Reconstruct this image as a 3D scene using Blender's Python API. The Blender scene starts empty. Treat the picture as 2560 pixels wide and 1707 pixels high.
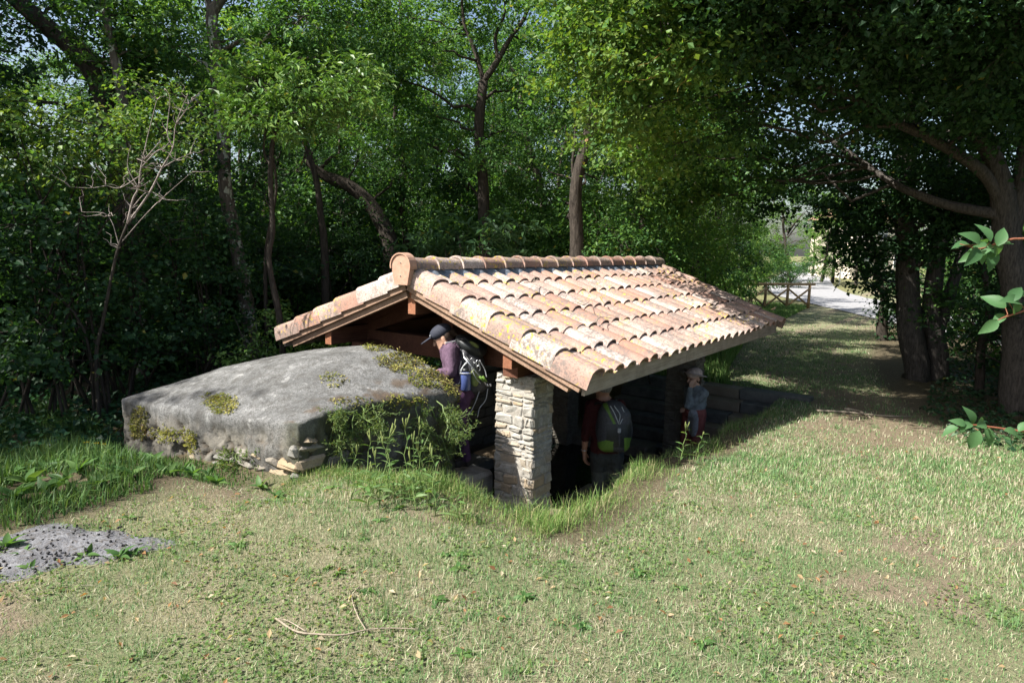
import bpy, math, random
import numpy as np
from mathutils import Matrix, Vector

# ------------------------------------------------------------------ camera, sky, sun, exposure
SC = bpy.context.scene
COL = SC.collection
FPX, PITCH, YAW, ROLL = 1707.0, 0.1395, 0.619, 0.0232
CAM = np.array([-4.566, -4.478, 1.65])
_F = np.array([math.cos(YAW), math.sin(YAW), 0.0])
_R = np.array([math.sin(YAW), -math.cos(YAW), 0.0])
_UPZ = np.array([0, 0, 1.0])
_fw = _F * math.cos(PITCH) - _UPZ * math.sin(PITCH)
_up = _F * math.sin(PITCH) + _UPZ * math.cos(PITCH)
RR = _R * math.cos(ROLL) + _up * math.sin(ROLL)
UU = _up * math.cos(ROLL) - _R * math.sin(ROLL)
cam = bpy.data.cameras.new('camera'); camo = bpy.data.objects.new('camera', cam); COL.objects.link(camo)
cam.sensor_width = 36.0; cam.lens = FPX / 2560 * 36; cam.clip_start = 0.05; cam.clip_end = 600
camo.matrix_world = Matrix([[RR[i], UU[i], -_fw[i], CAM[i]] for i in range(3)] + [[0, 0, 0, 1]])
SC.camera = camo

SUN_TO = np.array([-0.80, 0.50, 1.0]); SUN_TO = SUN_TO / np.linalg.norm(SUN_TO)
world = bpy.data.worlds.new('World'); SC.world = world; world.use_nodes = True
wn = world.node_tree; wn.nodes.clear()
sky = wn.nodes.new('ShaderNodeTexSky'); sky.sky_type = 'NISHITA'; sky.sun_disc = False
sky.sun_elevation = math.asin(SUN_TO[2]); sky.sun_rotation = math.atan2(SUN_TO[0], SUN_TO[1])
sky.dust_density = 3.0; sky.air_density = 1.0; sky.ozone_density = 1.0
bg = wn.nodes.new('ShaderNodeBackground'); bg.inputs['Strength'].default_value = 0.088
wo = wn.nodes.new('ShaderNodeOutputWorld')
wn.links.new(sky.outputs[0], bg.inputs[0]); wn.links.new(bg.outputs[0], wo.inputs[0])
sun = bpy.data.lights.new('sun', 'SUN'); sun.energy = 5.0; sun.angle = math.radians(0.53); sun.color = (1.0, 0.97, 0.91)
suno = bpy.data.objects.new('sun', sun); COL.objects.link(suno)
suno.rotation_euler = Vector(SUN_TO).to_track_quat('Z', 'Y').to_euler(); suno.location = (0, 0, 30)
SC.view_settings.view_transform = 'Standard'; SC.view_settings.look = 'None'
SC.view_settings.exposure = 1.3; SC.view_settings.gamma = 1.0
SC.render.engine = 'CYCLES'
SC.cycles.use_denoising = True
SC.cycles.max_bounces = 7; SC.cycles.diffuse_bounces = 2; SC.cycles.glossy_bounces = 2
SC.cycles.transmission_bounces = 3; SC.cycles.transparent_max_bounces = 4
SC.cycles.sample_clamp_indirect = 4.0

# ------------------------------------------------------------------ photo pixel -> place
def ray(px, py):
    return _fw + RR * (px - 1280) / FPX + UU * (853.5 - py) / FPX
def at_z(px, py, z):
    d = ray(px, py); return CAM + d * ((z - CAM[2]) / d[2])
def at_x(px, py, x):
    d = ray(px, py); return CAM + d * ((x - CAM[0]) / d[0])
def at_y(px, py, y):
    d = ray(px, py); return CAM + d * ((y - CAM[1]) / d[1])
def at_d(px, py, dep):
    d = ray(px, py); return CAM + d * (dep / (d @ _F))
def to_px(P):
    q = np.asarray(P, float) - CAM; w = q @ _fw
    w = np.where(np.abs(w) < 1e-6, 1e-6, w)
    return 1280 + FPX * (q @ RR) / w, 853.5 - FPX * (q @ UU) / w, w

# ------------------------------------------------------------------ numpy noise
def _hash(i, j, k, s):
    h = (i.astype(np.int64) * 374761393 + j.astype(np.int64) * 668265263 + k.astype(np.int64) * 2147483647 + s * 1274126177) & 0x7fffffff
    h = ((h ^ (h >> 13)) * 1274126177) & 0x7fffffff
    h = ((h ^ (h >> 16)) * 60493) & 0x7fffffff
    return (h & 0xffff) / 65535.0
def vnoise(P, sc, seed=0):
    p = np.asarray(P, float) * sc
    i = np.floor(p).astype(np.int64); f = p - i; f = f * f * (3 - 2 * f)
    r = 0
    for dx in (0, 1):
        for dy in (0, 1):
            for dz in (0, 1):
                w = (f[..., 0] if dx else 1 - f[..., 0]) * (f[..., 1] if dy else 1 - f[..., 1]) * (f[..., 2] if dz else 1 - f[..., 2])
                r = r + w * _hash(i[..., 0] + dx, i[..., 1] + dy, i[..., 2] + dz, seed)
    return r
def fbm(P, sc, oct=3, seed=0):
    r = 0; a = 1; t = 0
    for o in range(oct):
        r = r + a * vnoise(P, sc * 2 ** o, seed + o * 17); t += a; a *= .5
    return r / t
def worley(P, sc, seed=0):
    p = np.asarray(P, float) * sc; i = np.floor(p).astype(np.int64)
    f1 = np.full(len(p), 9.0); f2 = np.full(len(p), 9.0)
    for dx in (-1, 0, 1):
        for dy in (-1, 0, 1):
            for dz in (-1, 0, 1):
                c = i + np.array([dx, dy, dz])
                q = np.stack([c[:, 0] + _hash(c[:, 0], c[:, 1], c[:, 2], seed), c[:, 1] + _hash(c[:, 0], c[:, 1], c[:, 2], seed + 1), c[:, 2] + _hash(c[:, 0], c[:, 1], c[:, 2], seed + 2)], 1)
                d = np.linalg.norm(p - q, axis=1)
                f2 = np.where(d < f1, f1, np.minimum(f2, d)); f1 = np.minimum(f1, d)
    return f1, f2
def sstep(a, b, t):
    t = np.clip((np.asarray(t, float) - a) / (b - a), 0, 1); return t * t * (3 - 2 * t)
def xy0(x, y):
    return np.stack([np.asarray(x, float), np.asarray(y, float), np.zeros_like(np.asarray(x, float))], -1)

# ------------------------------------------------------------------ objects
def setp(o, label=None, cat=None, group=None, kind=None):
    if label: o['label'] = label
    if cat: o['category'] = cat
    if group: o['group'] = group
    if kind: o['kind'] = kind
    return o
def link(name, me, parent=None, loc=None):
    o = bpy.data.objects.new(name, me); COL.objects.link(o)
    if parent is not None: o.parent = parent
    if loc is not None: o.location = loc
    return o
def empty(name, loc=(0, 0, 0), **kw):
    o = link(name, None, None, loc); o.empty_display_size = .1
    return setp(o, **kw)
def raw_mesh(name, V, F, mats=(), col=None, smooth=False, mi=None):
    """V (n,3); F (m,k) array of one polygon size, or a list of such arrays"""
    me = bpy.data.meshes.new(name)
    Fs = F if isinstance(F, list) else [F]
    Fs = [np.asarray(f, np.int32) for f in Fs if len(f)]
    V = np.asarray(V, np.float32)
    me.vertices.add(len(V)); me.vertices.foreach_set('co', V.ravel())
    sizes = np.concatenate([np.full(len(f), f.shape[1], np.int32) for f in Fs])
    loops = np.concatenate([f.ravel() for f in Fs])
    me.loops.add(len(loops)); me.loops.foreach_set('vertex_index', loops)
    me.polygons.add(len(sizes))
    starts = np.concatenate([[0], np.cumsum(sizes)[:-1]]).astype(np.int32)
    me.polygons.foreach_set('loop_start', starts)
    try: me.polygons.foreach_set('loop_total', sizes)
    except Exception: pass
    if smooth is True: me.polygons.foreach_set('use_smooth', np.ones(len(sizes), bool))
    elif smooth is False: me.polygons.foreach_set('use_smooth', np.zeros(len(sizes), bool))
    for m in (mats if isinstance(mats, (list, tuple)) else [mats]): me.materials.append(m)
    if mi is not None: me.polygons.foreach_set('material_index', np.asarray(mi, np.int32))
    if col is not None:
        a = me.color_attributes.new('Col', 'FLOAT_COLOR', 'POINT')
        c = np.ones((len(V), 4), np.float32); c[:, :3] = col; a.data.foreach_set('color', c.ravel())
    me.update(calc_edges=True)
    return me
class MB:
    def __init__(s): s.V = []; s.F = {}; s.n = 0; s.C = []
    def add(s, V, F, col=None):
        V = np.asarray(V, float).reshape(-1, 3); F = np.asarray(F, np.int64)
        s.V.append(V); s.F.setdefault(F.shape[1], []).append(F + s.n); s.n += len(V)
        s.C.append(np.broadcast_to(np.asarray((1, 1, 1) if col is None else col, float), (len(V), 3)))
        return s
    def mesh(s, name, mats, smooth=False, col=False):
        V = np.concatenate(s.V); F = [np.concatenate(f) for f in s.F.values()]
        return raw_mesh(name, V, F, mats, np.concatenate(s.C) if col else None, smooth)
    def box(s, a, b):
        (x0, y0, z0), (x1, y1, z1) = a, b
        V = [(x0, y0, z0), (x1, y0, z0), (x1, y1, z0), (x0, y1, z0), (x0, y0, z1), (x1, y0, z1), (x1, y1, z1), (x0, y1, z1)]
        return s.add(V, [(0, 3, 2, 1), (4, 5, 6, 7), (0, 1, 5, 4), (1, 2, 6, 5), (2, 3, 7, 6), (3, 0, 4, 7)])
    def tube(s, pts, rad, sides=6, col=None, cap=True):
        V, F = tube(pts, rad, sides); s.add(V, F, col)
        if cap:
            n = len(pts)
            b = s.n - len(V)
            for k in (0, n - 1):
                c = np.asarray(pts[k]); i0 = b + k * sides
                idx = np.arange(sides)
                s.V.append(c[None]); s.C.append(np.broadcast_to(np.asarray((1, 1, 1) if col is None else col, float), (1, 3)))
                t = np.stack([i0 + idx, i0 + (idx + 1) % sides, np.full(sides, s.n)], 1)
                if k == 0: t = t[:, ::-1]
                s.F.setdefault(3, []).append(t); s.n += 1
        return s
    def beam(s, p, q, w, h, upv=(0, 0, 1)):
        p = np.asarray(p, float); q = np.asarray(q, float); d = (q - p) / np.linalg.norm(q - p)
        u = np.asarray(upv, float); r = np.cross(d, u); r /= np.linalg.norm(r); u = np.cross(r, d)
        V = [e + r * a * w / 2 + u * b * h / 2 for e in (p, q) for a, b in ((-1, -1), (1, -1), (1, 1), (-1, 1))]
        return s.add(V, [(0, 1, 2, 3)[::-1], (4, 5, 6, 7), (0, 1, 5, 4), (1, 2, 6, 5), (2, 3, 7, 6), (3, 0, 4, 7)])
def tube(pts, rad, sides=6):
    P = np.asarray(pts, float); n = len(P); rad = np.broadcast_to(np.asarray(rad, float), (n,))
    T = np.gradient(P, axis=0); T /= np.linalg.norm(T, axis=1)[:, None] + 1e-9
    ref = np.array([0, 0, 1.0]) if abs(T[0][2]) < .9 else np.array([1.0, 0, 0])
    V = np.zeros((n, sides, 3)); a = np.arange(sides) * 2 * math.pi / sides
    u = np.cross(T[0], ref); u /= np.linalg.norm(u)
    for i in range(n):
        u = u - T[i] * (u @ T[i]); u /= np.linalg.norm(u) + 1e-9; v = np.cross(T[i], u)
        V[i] = P[i] + rad[i] * (np.cos(a)[:, None] * u + np.sin(a)[:, None] * v)
    i, j = np.meshgrid(np.arange(n - 1), np.arange(sides), indexing='ij'); j2 = (j + 1) % sides
    F = np.stack([i * sides + j, i * sides + j2, (i + 1) * sides + j2, (i + 1) * sides + j], -1).reshape(-1, 4)
    return V.reshape(-1, 3), F
def spline(pts, n):
    P = np.asarray(pts, float)
    if len(P) < 3: t = np.linspace(0, 1, n)[:, None]; return P[0] * (1 - t) + P[-1] * t
    Q = np.vstack([2 * P[0] - P[1], P, 2 * P[-1] - P[-2]]); out = []
    for t in np.linspace(0, len(P) - 1 - 1e-6, n):
        k = int(t); f = t - k; a, b, c, d = Q[k], Q[k + 1], Q[k + 2], Q[k + 3]
        out.append(.5 * (2 * b + (c - a) * f + (2 * a - 5 * b + 4 * c - d) * f * f + (3 * b - 3 * c + d - a) * f ** 3))
    return np.array(out)
def bevel_box(dx, dy, dz, bev, rng=None, jit=0.0):
    """chamfered block, 24 verts / 44 tris, origin at the centre"""
    V = []; idx = {}
    for sx in (-1, 1):
        for sy in (-1, 1):
            for sz in (-1, 1):
                j = (np.array([rng.uniform(-1, 1) for _ in range(3)]) * jit) if rng else 0
                b = bev * (rng.uniform(.6, 1.6) if rng else 1)
                c = np.array([sx * dx / 2, sy * dy / 2, sz * dz / 2])
                for ax in range(3):
                    o = np.array([sx, sy, sz], float) * b; o[ax] = 0
                    idx[(sx, sy, sz, ax)] = len(V); V.append(c - o + j)
    q = []
    for ax in range(3):
        for s in (-1, 1):
            r = []
            for a, b in ((-1, -1), (1, -1), (1, 1), (-1, 1)):
                k = [0, 0, 0]; k[ax] = s; k[(ax + 1) % 3] = a; k[(ax + 2) % 3] = b; r.append(idx[(*k, ax)])
            q.append(r if s > 0 else r[::-1])
    for ax in range(3):
        b1, b2 = (ax + 1) % 3, (ax + 2) % 3
        for s1 in (-1, 1):
            for s2 in (-1, 1):
                def g(t, w):
                    k = [0, 0, 0]; k[ax] = t; k[b1] = s1; k[b2] = s2; return idx[(*k, w)]
                r = [g(-1, b1), g(1, b1), g(1, b2), g(-1, b2)]
                q.append(r if s1 * s2 < 0 else r[::-1])
    t = []
    for sx in (-1, 1):
        for sy in (-1, 1):
            for sz in (-1, 1):
                r = [idx[(sx, sy, sz, a)] for a in range(3)]
                t.append(r if sx * sy * sz > 0 else r[::-1])
    return np.array(V), [np.array(q), np.array(t)]

# ------------------------------------------------------------------ signed distance meshes
def surface_nets(F, org, h):
    s = F < 0; nx, ny, nz = F.shape
    cor = [(a, b, c) for a in (0, 1) for b in (0, 1) for c in (0, 1)]
    sl = lambda A, o: A[o[0]:nx - 1 + o[0], o[1]:ny - 1 + o[1], o[2]:nz - 1 + o[2]]
    cnt = sum(sl(s, o).astype(np.int8) for o in cor); act = (cnt > 0) & (cnt < 8)
    I = np.argwhere(act); vid = np.full(act.shape, -1, np.int64); vid[act] = np.arange(len(I))
    acc = np.zeros((len(I), 3)); num = np.zeros(len(I))
    g = lambda o: F[I[:, 0] + o[0], I[:, 1] + o[1], I[:, 2] + o[2]]
    for a in cor:
        for ax in range(3):
            if a[ax] == 0:
                b = list(a); b[ax] = 1; fa, fb = g(a), g(b); m = (fa < 0) != (fb < 0)
                t = fa[m] / (fa[m] - fb[m]); p = np.array(a, float)[None].repeat(m.sum(), 0); p[:, ax] += t
                acc[m] += p; num[m] += 1
    V = (I + acc / num[:, None]) * h + org
    Q = []
    for ax in range(3):
        b1, b2 = (ax + 1) % 3, (ax + 2) % 3
        d = [0, 0, 0]; d[ax] = 1
        lo = s[tuple(slice(0, n - dd) for n, dd in zip(s.shape, d))]; hi = s[tuple(slice(dd, n) for n, dd in zip(s.shape, d))]
        for sign in (0, 1):
            E = np.argwhere((lo != hi) & (lo == bool(sign)))
            E = E[(E[:, b1] > 0) & (E[:, b2] > 0) & (E[:, b1] < s.shape[b1] - 1) & (E[:, b2] < s.shape[b2] - 1)]
            if not len(E): continue
            c = []
            for o1, o2 in ((-1, -1), (0, -1), (0, 0), (-1, 0)):
                e = E.copy(); e[:, b1] += o1; e[:, b2] += o2; c.append(vid[e[:, 0], e[:, 1], e[:, 2]])
            q = np.stack(c, 1); q = q[(q >= 0).all(1)]
            Q.append(q if sign else q[:, ::-1])
    return V, np.concatenate(Q)
def prim_d(pr, X):
    if pr[0] == 'cone':
        _, a, b, ra, rb = pr[:5]; a = np.asarray(a, float); b = np.asarray(b, float); ab = b - a
        t = np.clip(((X - a) @ ab) / (ab @ ab + 1e-12), 0, 1)
        return np.linalg.norm(X - a - t[..., None] * ab, axis=-1) - (ra + (rb - ra) * t)
    if pr[0] == 'ell':
        _, c, r, M = pr[:4]; q = (X - np.asarray(c)) @ np.asarray(M) / np.asarray(r)
        k0 = np.linalg.norm(q, axis=-1); k1 = np.linalg.norm(q / np.asarray(r), axis=-1)
        return k0 * (k0 - 1) / (k1 + 1e-9)
    _, c, r, M, rd = pr[:5]
    q = np.abs((X - np.asarray(c)) @ np.asarray(M)) - np.asarray(r) + rd
    return np.linalg.norm(np.maximum(q, 0), axis=-1) + np.minimum(q.max(-1), 0) - rd
def prim_bb(pr):
    if pr[0] == 'cone':
        r = max(pr[3], pr[4]); return np.minimum(pr[1], pr[2]) - r, np.maximum(pr[1], pr[2]) + r
    r = np.linalg.norm(pr[2]); c = np.asarray(pr[1], float); return c - r, c + r
def sdf_mesh(prims, h):
    """prims: (primitive tuple, tag, blend). Returns V, quads, tag of each vertex"""
    bb = [prim_bb(p[0]) for p in prims]
    lo = np.min([b[0] for b in bb], 0) - 3 * h; hi = np.max([b[1] for b in bb], 0) + 3 * h
    n = np.ceil((hi - lo) / h).astype(int) + 1
    F = np.full(n, 1.0); ax = [lo[i] + h * np.arange(n[i]) for i in range(3)]
    for (pr, tag, k), (a, b) in zip(prims, bb):
        i0 = np.maximum(((a - lo - k - 3 * h) / h).astype(int), 0); i1 = np.minimum(((b - lo + k + 3 * h) / h).astype(int) + 2, n)
        X = np.stack(np.meshgrid(*[ax[i][i0[i]:i1[i]] for i in range(3)], indexing='ij'), -1)
        S = tuple(slice(i0[i], i1[i]) for i in range(3)); d = prim_d(pr, X); f = F[S]
        hh = np.clip(.5 + .5 * (f - d) / k, 0, 1); F[S] = f * (1 - hh) + d * hh - k * hh * (1 - hh)
    V, Q = surface_nets(F, lo, h)
    best = np.full(len(V), 9.0); tg = np.zeros(len(V), int)
    for pr, tag, k in prims:
        d = prim_d(pr, V); m = d < best; best[m] = d[m]; tg[m] = tag
    return V, Q, tg
def frame(x, y=None, up=(0, 0, 1)):
    """3x3 with columns x, y, z; x given, z as near to up as can be"""
    x = np.asarray(x, float); x = x / np.linalg.norm(x); z = np.asarray(up, float); z = z - x * (z @ x); z /= np.linalg.norm(z)
    return np.stack([x, np.cross(z, x), z], 1)

# ------------------------------------------------------------------ materials
def new_mat(name):
    m = bpy.data.materials.new(name); m.use_nodes = True; nt = m.node_tree; nt.nodes.clear(); return m, nt
class N:
    def __init__(s, name):
        s.m, s.t = new_mat(name)
        s.out = s.t.nodes.new('ShaderNodeOutputMaterial'); s.b = s.t.nodes.new('ShaderNodeBsdfPrincipled')
        s.t.links.new(s.b.outputs[0], s.out.inputs[0])
    def node(s, k, **kw):
        n = s.t.nodes.new(k)
        for a, v in kw.items():
            if hasattr(n, a) and a not in n.inputs: setattr(n, a, v)
            else: n.inputs[a].default_value = v
        return n
    def l(s, a, b): s.t.links.new(a, b)
    def pos(s, kind='Object', scale=1.0, rnd=False):
        tc = s.node('ShaderNodeTexCoord'); mp = s.node('ShaderNodeMapping')
        mp.inputs['Scale'].default_value = scale if hasattr(scale, '__len__') else (scale,) * 3
        s.l(tc.outputs[kind], mp.inputs[0])
        if rnd:
            oi = s.node('ShaderNodeObjectInfo'); mu = s.node('ShaderNodeVectorMath', operation='SCALE'); mu.inputs[0].default_value = (37.0, 71.0, 13.0)
            s.l(oi.outputs['Random'], mu.inputs['Scale']); s.l(mu.outputs[0], mp.inputs['Location'])
        return mp.outputs[0]
    def noise(s, v, scale, detail=4, rough=.6, dist=0):
        n = s.node('ShaderNodeTexNoise'); n.inputs['Scale'].default_value = scale; n.inputs['Detail'].default_value = detail
        n.inputs['Roughness'].default_value = rough; n.inputs['Distortion'].default_value = dist
        s.l(v, n.inputs['Vector']); return n.outputs['Fac']
    def ramp(s, f, stops, interp='LINEAR'):
        r = s.node('ShaderNodeValToRGB'); e = r.color_ramp.elements; r.color_ramp.interpolation = interp
        while len(e) < len(stops): e.new(.5)
        for i, (p, c) in enumerate(stops):
            e[i].position = p; e[i].color = (*c, 1) if hasattr(c, '__len__') else (c, c, c, 1)
        s.l(f, r.inputs[0]); return r.outputs[0]
    def mix(s, f, a, b, mode='MIX'):
        m = s.node('ShaderNodeMix', data_type='RGBA', blend_type=mode)
        for v, k in ((f, 0), (a, 6), (b, 7)):
            if hasattr(v, 'is_output'): s.l(v, m.inputs[k])
            else: m.inputs[k].default_value = v if k == 0 else (*v, 1)
        return m.outputs[2]
    def color(s, c):
        if hasattr(c, 'is_output'): s.l(c, s.b.inputs['Base Color'])
        else: s.b.inputs['Base Color'].default_value = (*c, 1)
    def rough(s, r, spec=.3):
        s.b.inputs['Roughness'].default_value = r; s.b.inputs['Specular IOR Level'].default_value = spec
    def bump(s, f, dist, strength=1.0):
        b = s.node('ShaderNodeBump'); b.inputs['Distance'].default_value = dist; b.inputs['Strength'].default_value = strength
        s.l(f, b.inputs['Height']); s.l(b.outputs[0], s.b.inputs['Normal'])
def leaf_mat(name, trans=.35, rough=.45, spec=.35, tint=(1.25, 1.3, .55)):
    s = N(name); at = s.node('ShaderNodeAttribute'); at.attribute_name = 'Col'
    oi = s.node('ShaderNodeObjectInfo'); hs = s.node('ShaderNodeHueSaturation')
    mr = s.node('ShaderNodeMapRange'); s.l(oi.outputs['Random'], mr.inputs[0]); mr.inputs[3].default_value = .85; mr.inputs[4].default_value = 1.15
    s.l(mr.outputs[0], hs.inputs['Value']); s.l(at.outputs['Color'], hs.inputs['Color'])
    s.color(hs.outputs[0]); s.rough(rough, spec)
    tr = s.node('ShaderNodeBsdfTranslucent'); mx = s.node('ShaderNodeMixShader'); mx.inputs[0].default_value = trans
    s.l(s.mix(1.0, hs.outputs[0], tint, 'MULTIPLY'), tr.inputs[0])
    s.l(s.b.outputs[0], mx.inputs[1]); s.l(tr.outputs[0], mx.inputs[2]); s.l(mx.outputs[0], s.out.inputs[0])
    return s.m
def plain(name, c, rough=.7, spec=.3, var=.25, scale=30, bump=0.0, metal=0.0):
    s = N(name); v = s.pos(); n = s.noise(v, scale)
    a = tuple(x * (1 - var) for x in c); b = tuple(min(1, x * (1 + var)) for x in c)
    s.color(s.ramp(n, [(.3, a), (.7, b)])); s.rough(rough, spec); s.b.inputs['Metallic'].default_value = metal
    if bump: s.bump(n, bump)
    return s.m
M = {}
M['leaf'] = leaf_mat('leaf', .45, .5, .25, (1.35, 1.3, .5))
M['leaf_gloss'] = leaf_mat('leaf_glossy', .28, .42, .35)
M['grass'] = leaf_mat('grass_blade', .3, .55, .25, (1.15, 1.15, .6))
M['moss'] = leaf_mat('moss', .15, .9, .1)
# roof tile
s = N('roof_tile'); v = s.pos('Object', 1.0, True); oi = s.node('ShaderNodeObjectInfo')
geo = s.node('ShaderNodeNewGeometry')
base = s.ramp(oi.outputs['Random'], [(0, (.36, .185, .135)), (.12, (.43, .29, .24)), (.24, (.34, .155, .105)), (.36, (.40, .27, .225)), (.46, (.60, .54, .50)), (.56, (.38, .22, .17)), (.66, (.46, .34, .29)), (.74, (.27, .19, .16)), (.84, (.42, .25, .20)), (.92, (.64, .58, .53)), (1, (.33, .25, .22))])
n1 = s.noise(v, 9, 5, .65); base = s.mix(s.ramp(n1, [(.45, 0.0), (.80, .38)]), base, (.48, .41, .36))
base = s.mix(.34, base, (.30, .20, .155))
n2 = s.noise(v, 60, 3, .7); base = s.mix(s.ramp(n2, [(.50, 0.0), (.62, .7)]), base, (.15, .115, .095))
nb = s.noise(geo.outputs['Position'], 2.2, 3, .6); nc = s.noise(v, 26, 4, .7)
bl = s.node('ShaderNodeMath', operation='MULTIPLY'); s.l(s.ramp(nb, [(.40, 0.0), (.55, 1.0)]), bl.inputs[0]); s.l(s.ramp(nc, [(.42, 0.0), (.58, .85)]), bl.inputs[1])
base = s.mix(bl.outputs[0], base, (.16, .135, .12))
nl = s.noise(geo.outputs['Position'], 1.6, 2, .5); nd = s.noise(geo.outputs['Position'], 24, 4, .75)
ly = s.node('ShaderNodeMath', operation='MULTIPLY'); s.l(s.ramp(nl, [(.46, 0.0), (.6, 1.0)]), ly.inputs[0]); s.l(s.ramp(nd, [(.56, 0.0), (.61, 1.0)]), ly.inputs[1])
base = s.mix(ly.outputs[0], base, (.46, .34, .05))
s.color(base); s.rough(.85, .2); s.bump(n2, .0035, .8); M['tile'] = s.m
s = N('terracotta_clean'); v = s.pos(); n = s.noise(v, 25, 4); s.color(s.ramp(n, [(.3, (.34, .195, .135)), (.7, (.43, .27, .195))])); s.rough(.8, .2); s.bump(n, .002); M['terracotta'] = s.m
def wood(name, dark, light, grey=0.0, sc=(3, 40, 40), kind='Object'):
    s = N(name); v = s.pos(kind, sc); n = s.noise(v, 1.5, 5, .65, .3); v2 = s.pos(kind, 1.0); n2 = s.noise(v2, 5, 3)
    c = s.ramp(n, [(.3, dark), (.7, light)]); c = s.mix(s.ramp(n2, [(.35, 0.0), (.7, .5)]), c, tuple(x * .6 for x in dark))
    s.color(c); s.rough(.8, .2); s.bump(n, .003); return s.m
M['fascia'] = wood('weathered_board', (.24, .19, .15), (.42, .36, .30))
M['timber'] = wood('stained_timber', (.085, .036, .022), (.17, .075, .045))
M['orange_wood'] = wood('fresh_stained_end', (.22, .085, .045), (.34, .16, .09))
M['batten'] = wood('verge_batten', (.20, .12, .08), (.36, .25, .18))
M['rail_wood'] = wood('peeled_log', (.32, .20, .10), (.48, .33, .18))
# membrane
M['membrane'] = plain('ridge_membrane', (.13, .15, .18), .5, .4, .5, 25)
# stone
def stone_mat(name, stops, speck=.5, sc=8, rnd=True, bump=.006):
    s = N(name); v = s.pos('Object', 1.0, rnd); n = s.noise(v, sc, 6, .65)
    c = s.ramp(n, stops)
    if rnd:
        oi = s.node('ShaderNodeObjectInfo'); c = s.mix(s.ramp(oi.outputs['Random'], [(0, .0), (.6, .05), (.85, .4), (1, .7)]), c, (.36, .26, .15))
    n2 = s.noise(v, 70, 3, .75); c = s.mix(s.ramp(n2, [(.54, 0.0), (.68, speck)]), c, (.06, .055, .05))
    s.color(c); s.rough(.9, .15); n3 = s.noise(v, 45, 6, .75); s.bump(n3, bump); return s.m
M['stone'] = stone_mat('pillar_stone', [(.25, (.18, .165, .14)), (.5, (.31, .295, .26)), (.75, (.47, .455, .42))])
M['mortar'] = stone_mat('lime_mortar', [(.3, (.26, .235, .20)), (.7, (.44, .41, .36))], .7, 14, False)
M['stone_shaded'] = stone_mat('shade_toned_stone', [(.25, (.09, .083, .07)), (.5, (.14, .13, .11)), (.75, (.20, .19, .16))], .4, 8)  # darker copy of the pillar stone, under-roof shade put into its colour
M['rubble'] = stone_mat('render_coated_rubble', [(.25, (.09, .087, .078)), (.5, (.16, .155, .14)), (.75, (.25, .245, .225))], .6, 9)
M['slab'] = stone_mat('slab_stone', [(.3, (.065, .068, .066)), (.7, (.14, .14, .13))], .4, 6, True, .004)  # colour lowered to carry the shadow lying over the steps
# tank render
s = N('cement_render'); v = s.pos(); geo = s.node('ShaderNodeNewGeometry')
n = s.noise(v, 3.2, 6, .68); c = s.ramp(n, [(.28, (.10, .10, .097)), (.5, (.20, .20, .195)), (.72, (.34, .338, .33))])
nf = s.noise(v, 90, 3, .8); c = s.mix(s.ramp(nf, [(.46, 0.0), (.62, .7)]), c, (.05, .048, .045))
nw = s.noise(v, 5.5, 5, .7); c = s.mix(s.ramp(nw, [(.60, 0.0), (.69, .7)]), c, (.40, .395, .38))
ns = s.noise(s.pos('Object', (5, 5, 1.2)), 2.2, 5, .7); c = s.mix(s.ramp(ns, [(.46, 0.0), (.66, .65)]), c, (.075, .07, .062))
at = s.node('ShaderNodeAttribute'); at.attribute_name = 'Col'
sep = s.node('ShaderNodeSeparateColor'); s.l(at.outputs['Color'], sep.inputs[0])
c = s.mix(sep.outputs['Red'], c, (.20, .18, .145)); c = s.mix(sep.outputs['Green'], c, (.055, .06, .035)); c = s.mix(sep.outputs['Blue'], c, (.10, .07, .045))
s.color(c); s.rough(.92, .12); nm = s.noise(v, 13, 5, .75); c = s.mix(s.ramp(nm, [(.48, 0.0), (.62, .6)]), c, (.06, .058, .054)); s.color(c); nn = s.noise(v, 34, 7, .8); s.bump(nn, .016, 1.0); M['tank'] = s.m
# ground
s = N('lawn_soil'); v = s.pos(); n = s.noise(v, 1.1, 4, .6); n2 = s.noise(v, 40, 5, .75)
at = s.node('ShaderNodeAttribute'); at.attribute_name = 'Col'
c = s.mix(s.ramp(n2, [(.3, .0), (.72, .8)]), at.outputs['Color'], (.17, .14, .085)); c = s.mix(s.ramp(n2, [(.56, .0), (.75, .5)]), c, (.46, .40, .26))
s.color(c); s.rough(.95, .08); s.bump(n2, .03); M['ground'] = s.m
M['asphalt'] = plain('sunlit_road', (.27, .265, .265), .9, .2, .12, 6)
s = N('ash'); v = s.pos(); n = s.noise(v, 9, 6, .75); n2 = s.noise(v, 30, 4, .7)
c = s.ramp(n, [(.3, (.075, .075, .08)), (.55, (.15, .15, .158)), (.75, (.26, .26, .27))]); c = s.mix(s.ramp(n2, [(.50, .0), (.64, .9)]), c, (.09, .08, .07)); s.color(c); s.rough(.95, .05); s.bump(n2, .02); M['ash'] = s.m
M['charcoal'] = plain('charcoal', (.018, .017, .017), .7, .3)
def bark_mat(name, a, b, lich=None, sc=(14, 14, 3)):
    s = N(name); v = s.pos('Object', sc); n = s.noise(v, 2.0, 6, .7, .4); c = s.ramp(n, [(.32, a), (.68, b)])
    if lich:
        v2 = s.pos('Object', (7, 7, 3.5)); n2 = s.noise(v2, 1.6, 4, .6); c = s.mix(s.ramp(n2, [(.56, 0.0), (.60, .9)]), c, lich)
    s.color(c); s.rough(.9, .15); s.bump(n, .02); return s.m
M['bark'] = bark_mat('bark_brown', (.022, .018, .015), (.075, .062, .05))
M['bark_grey'] = bark_mat('bark_grey_ridged', (.028, .025, .022), (.115, .10, .088), None, (22, 22, 4))
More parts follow.
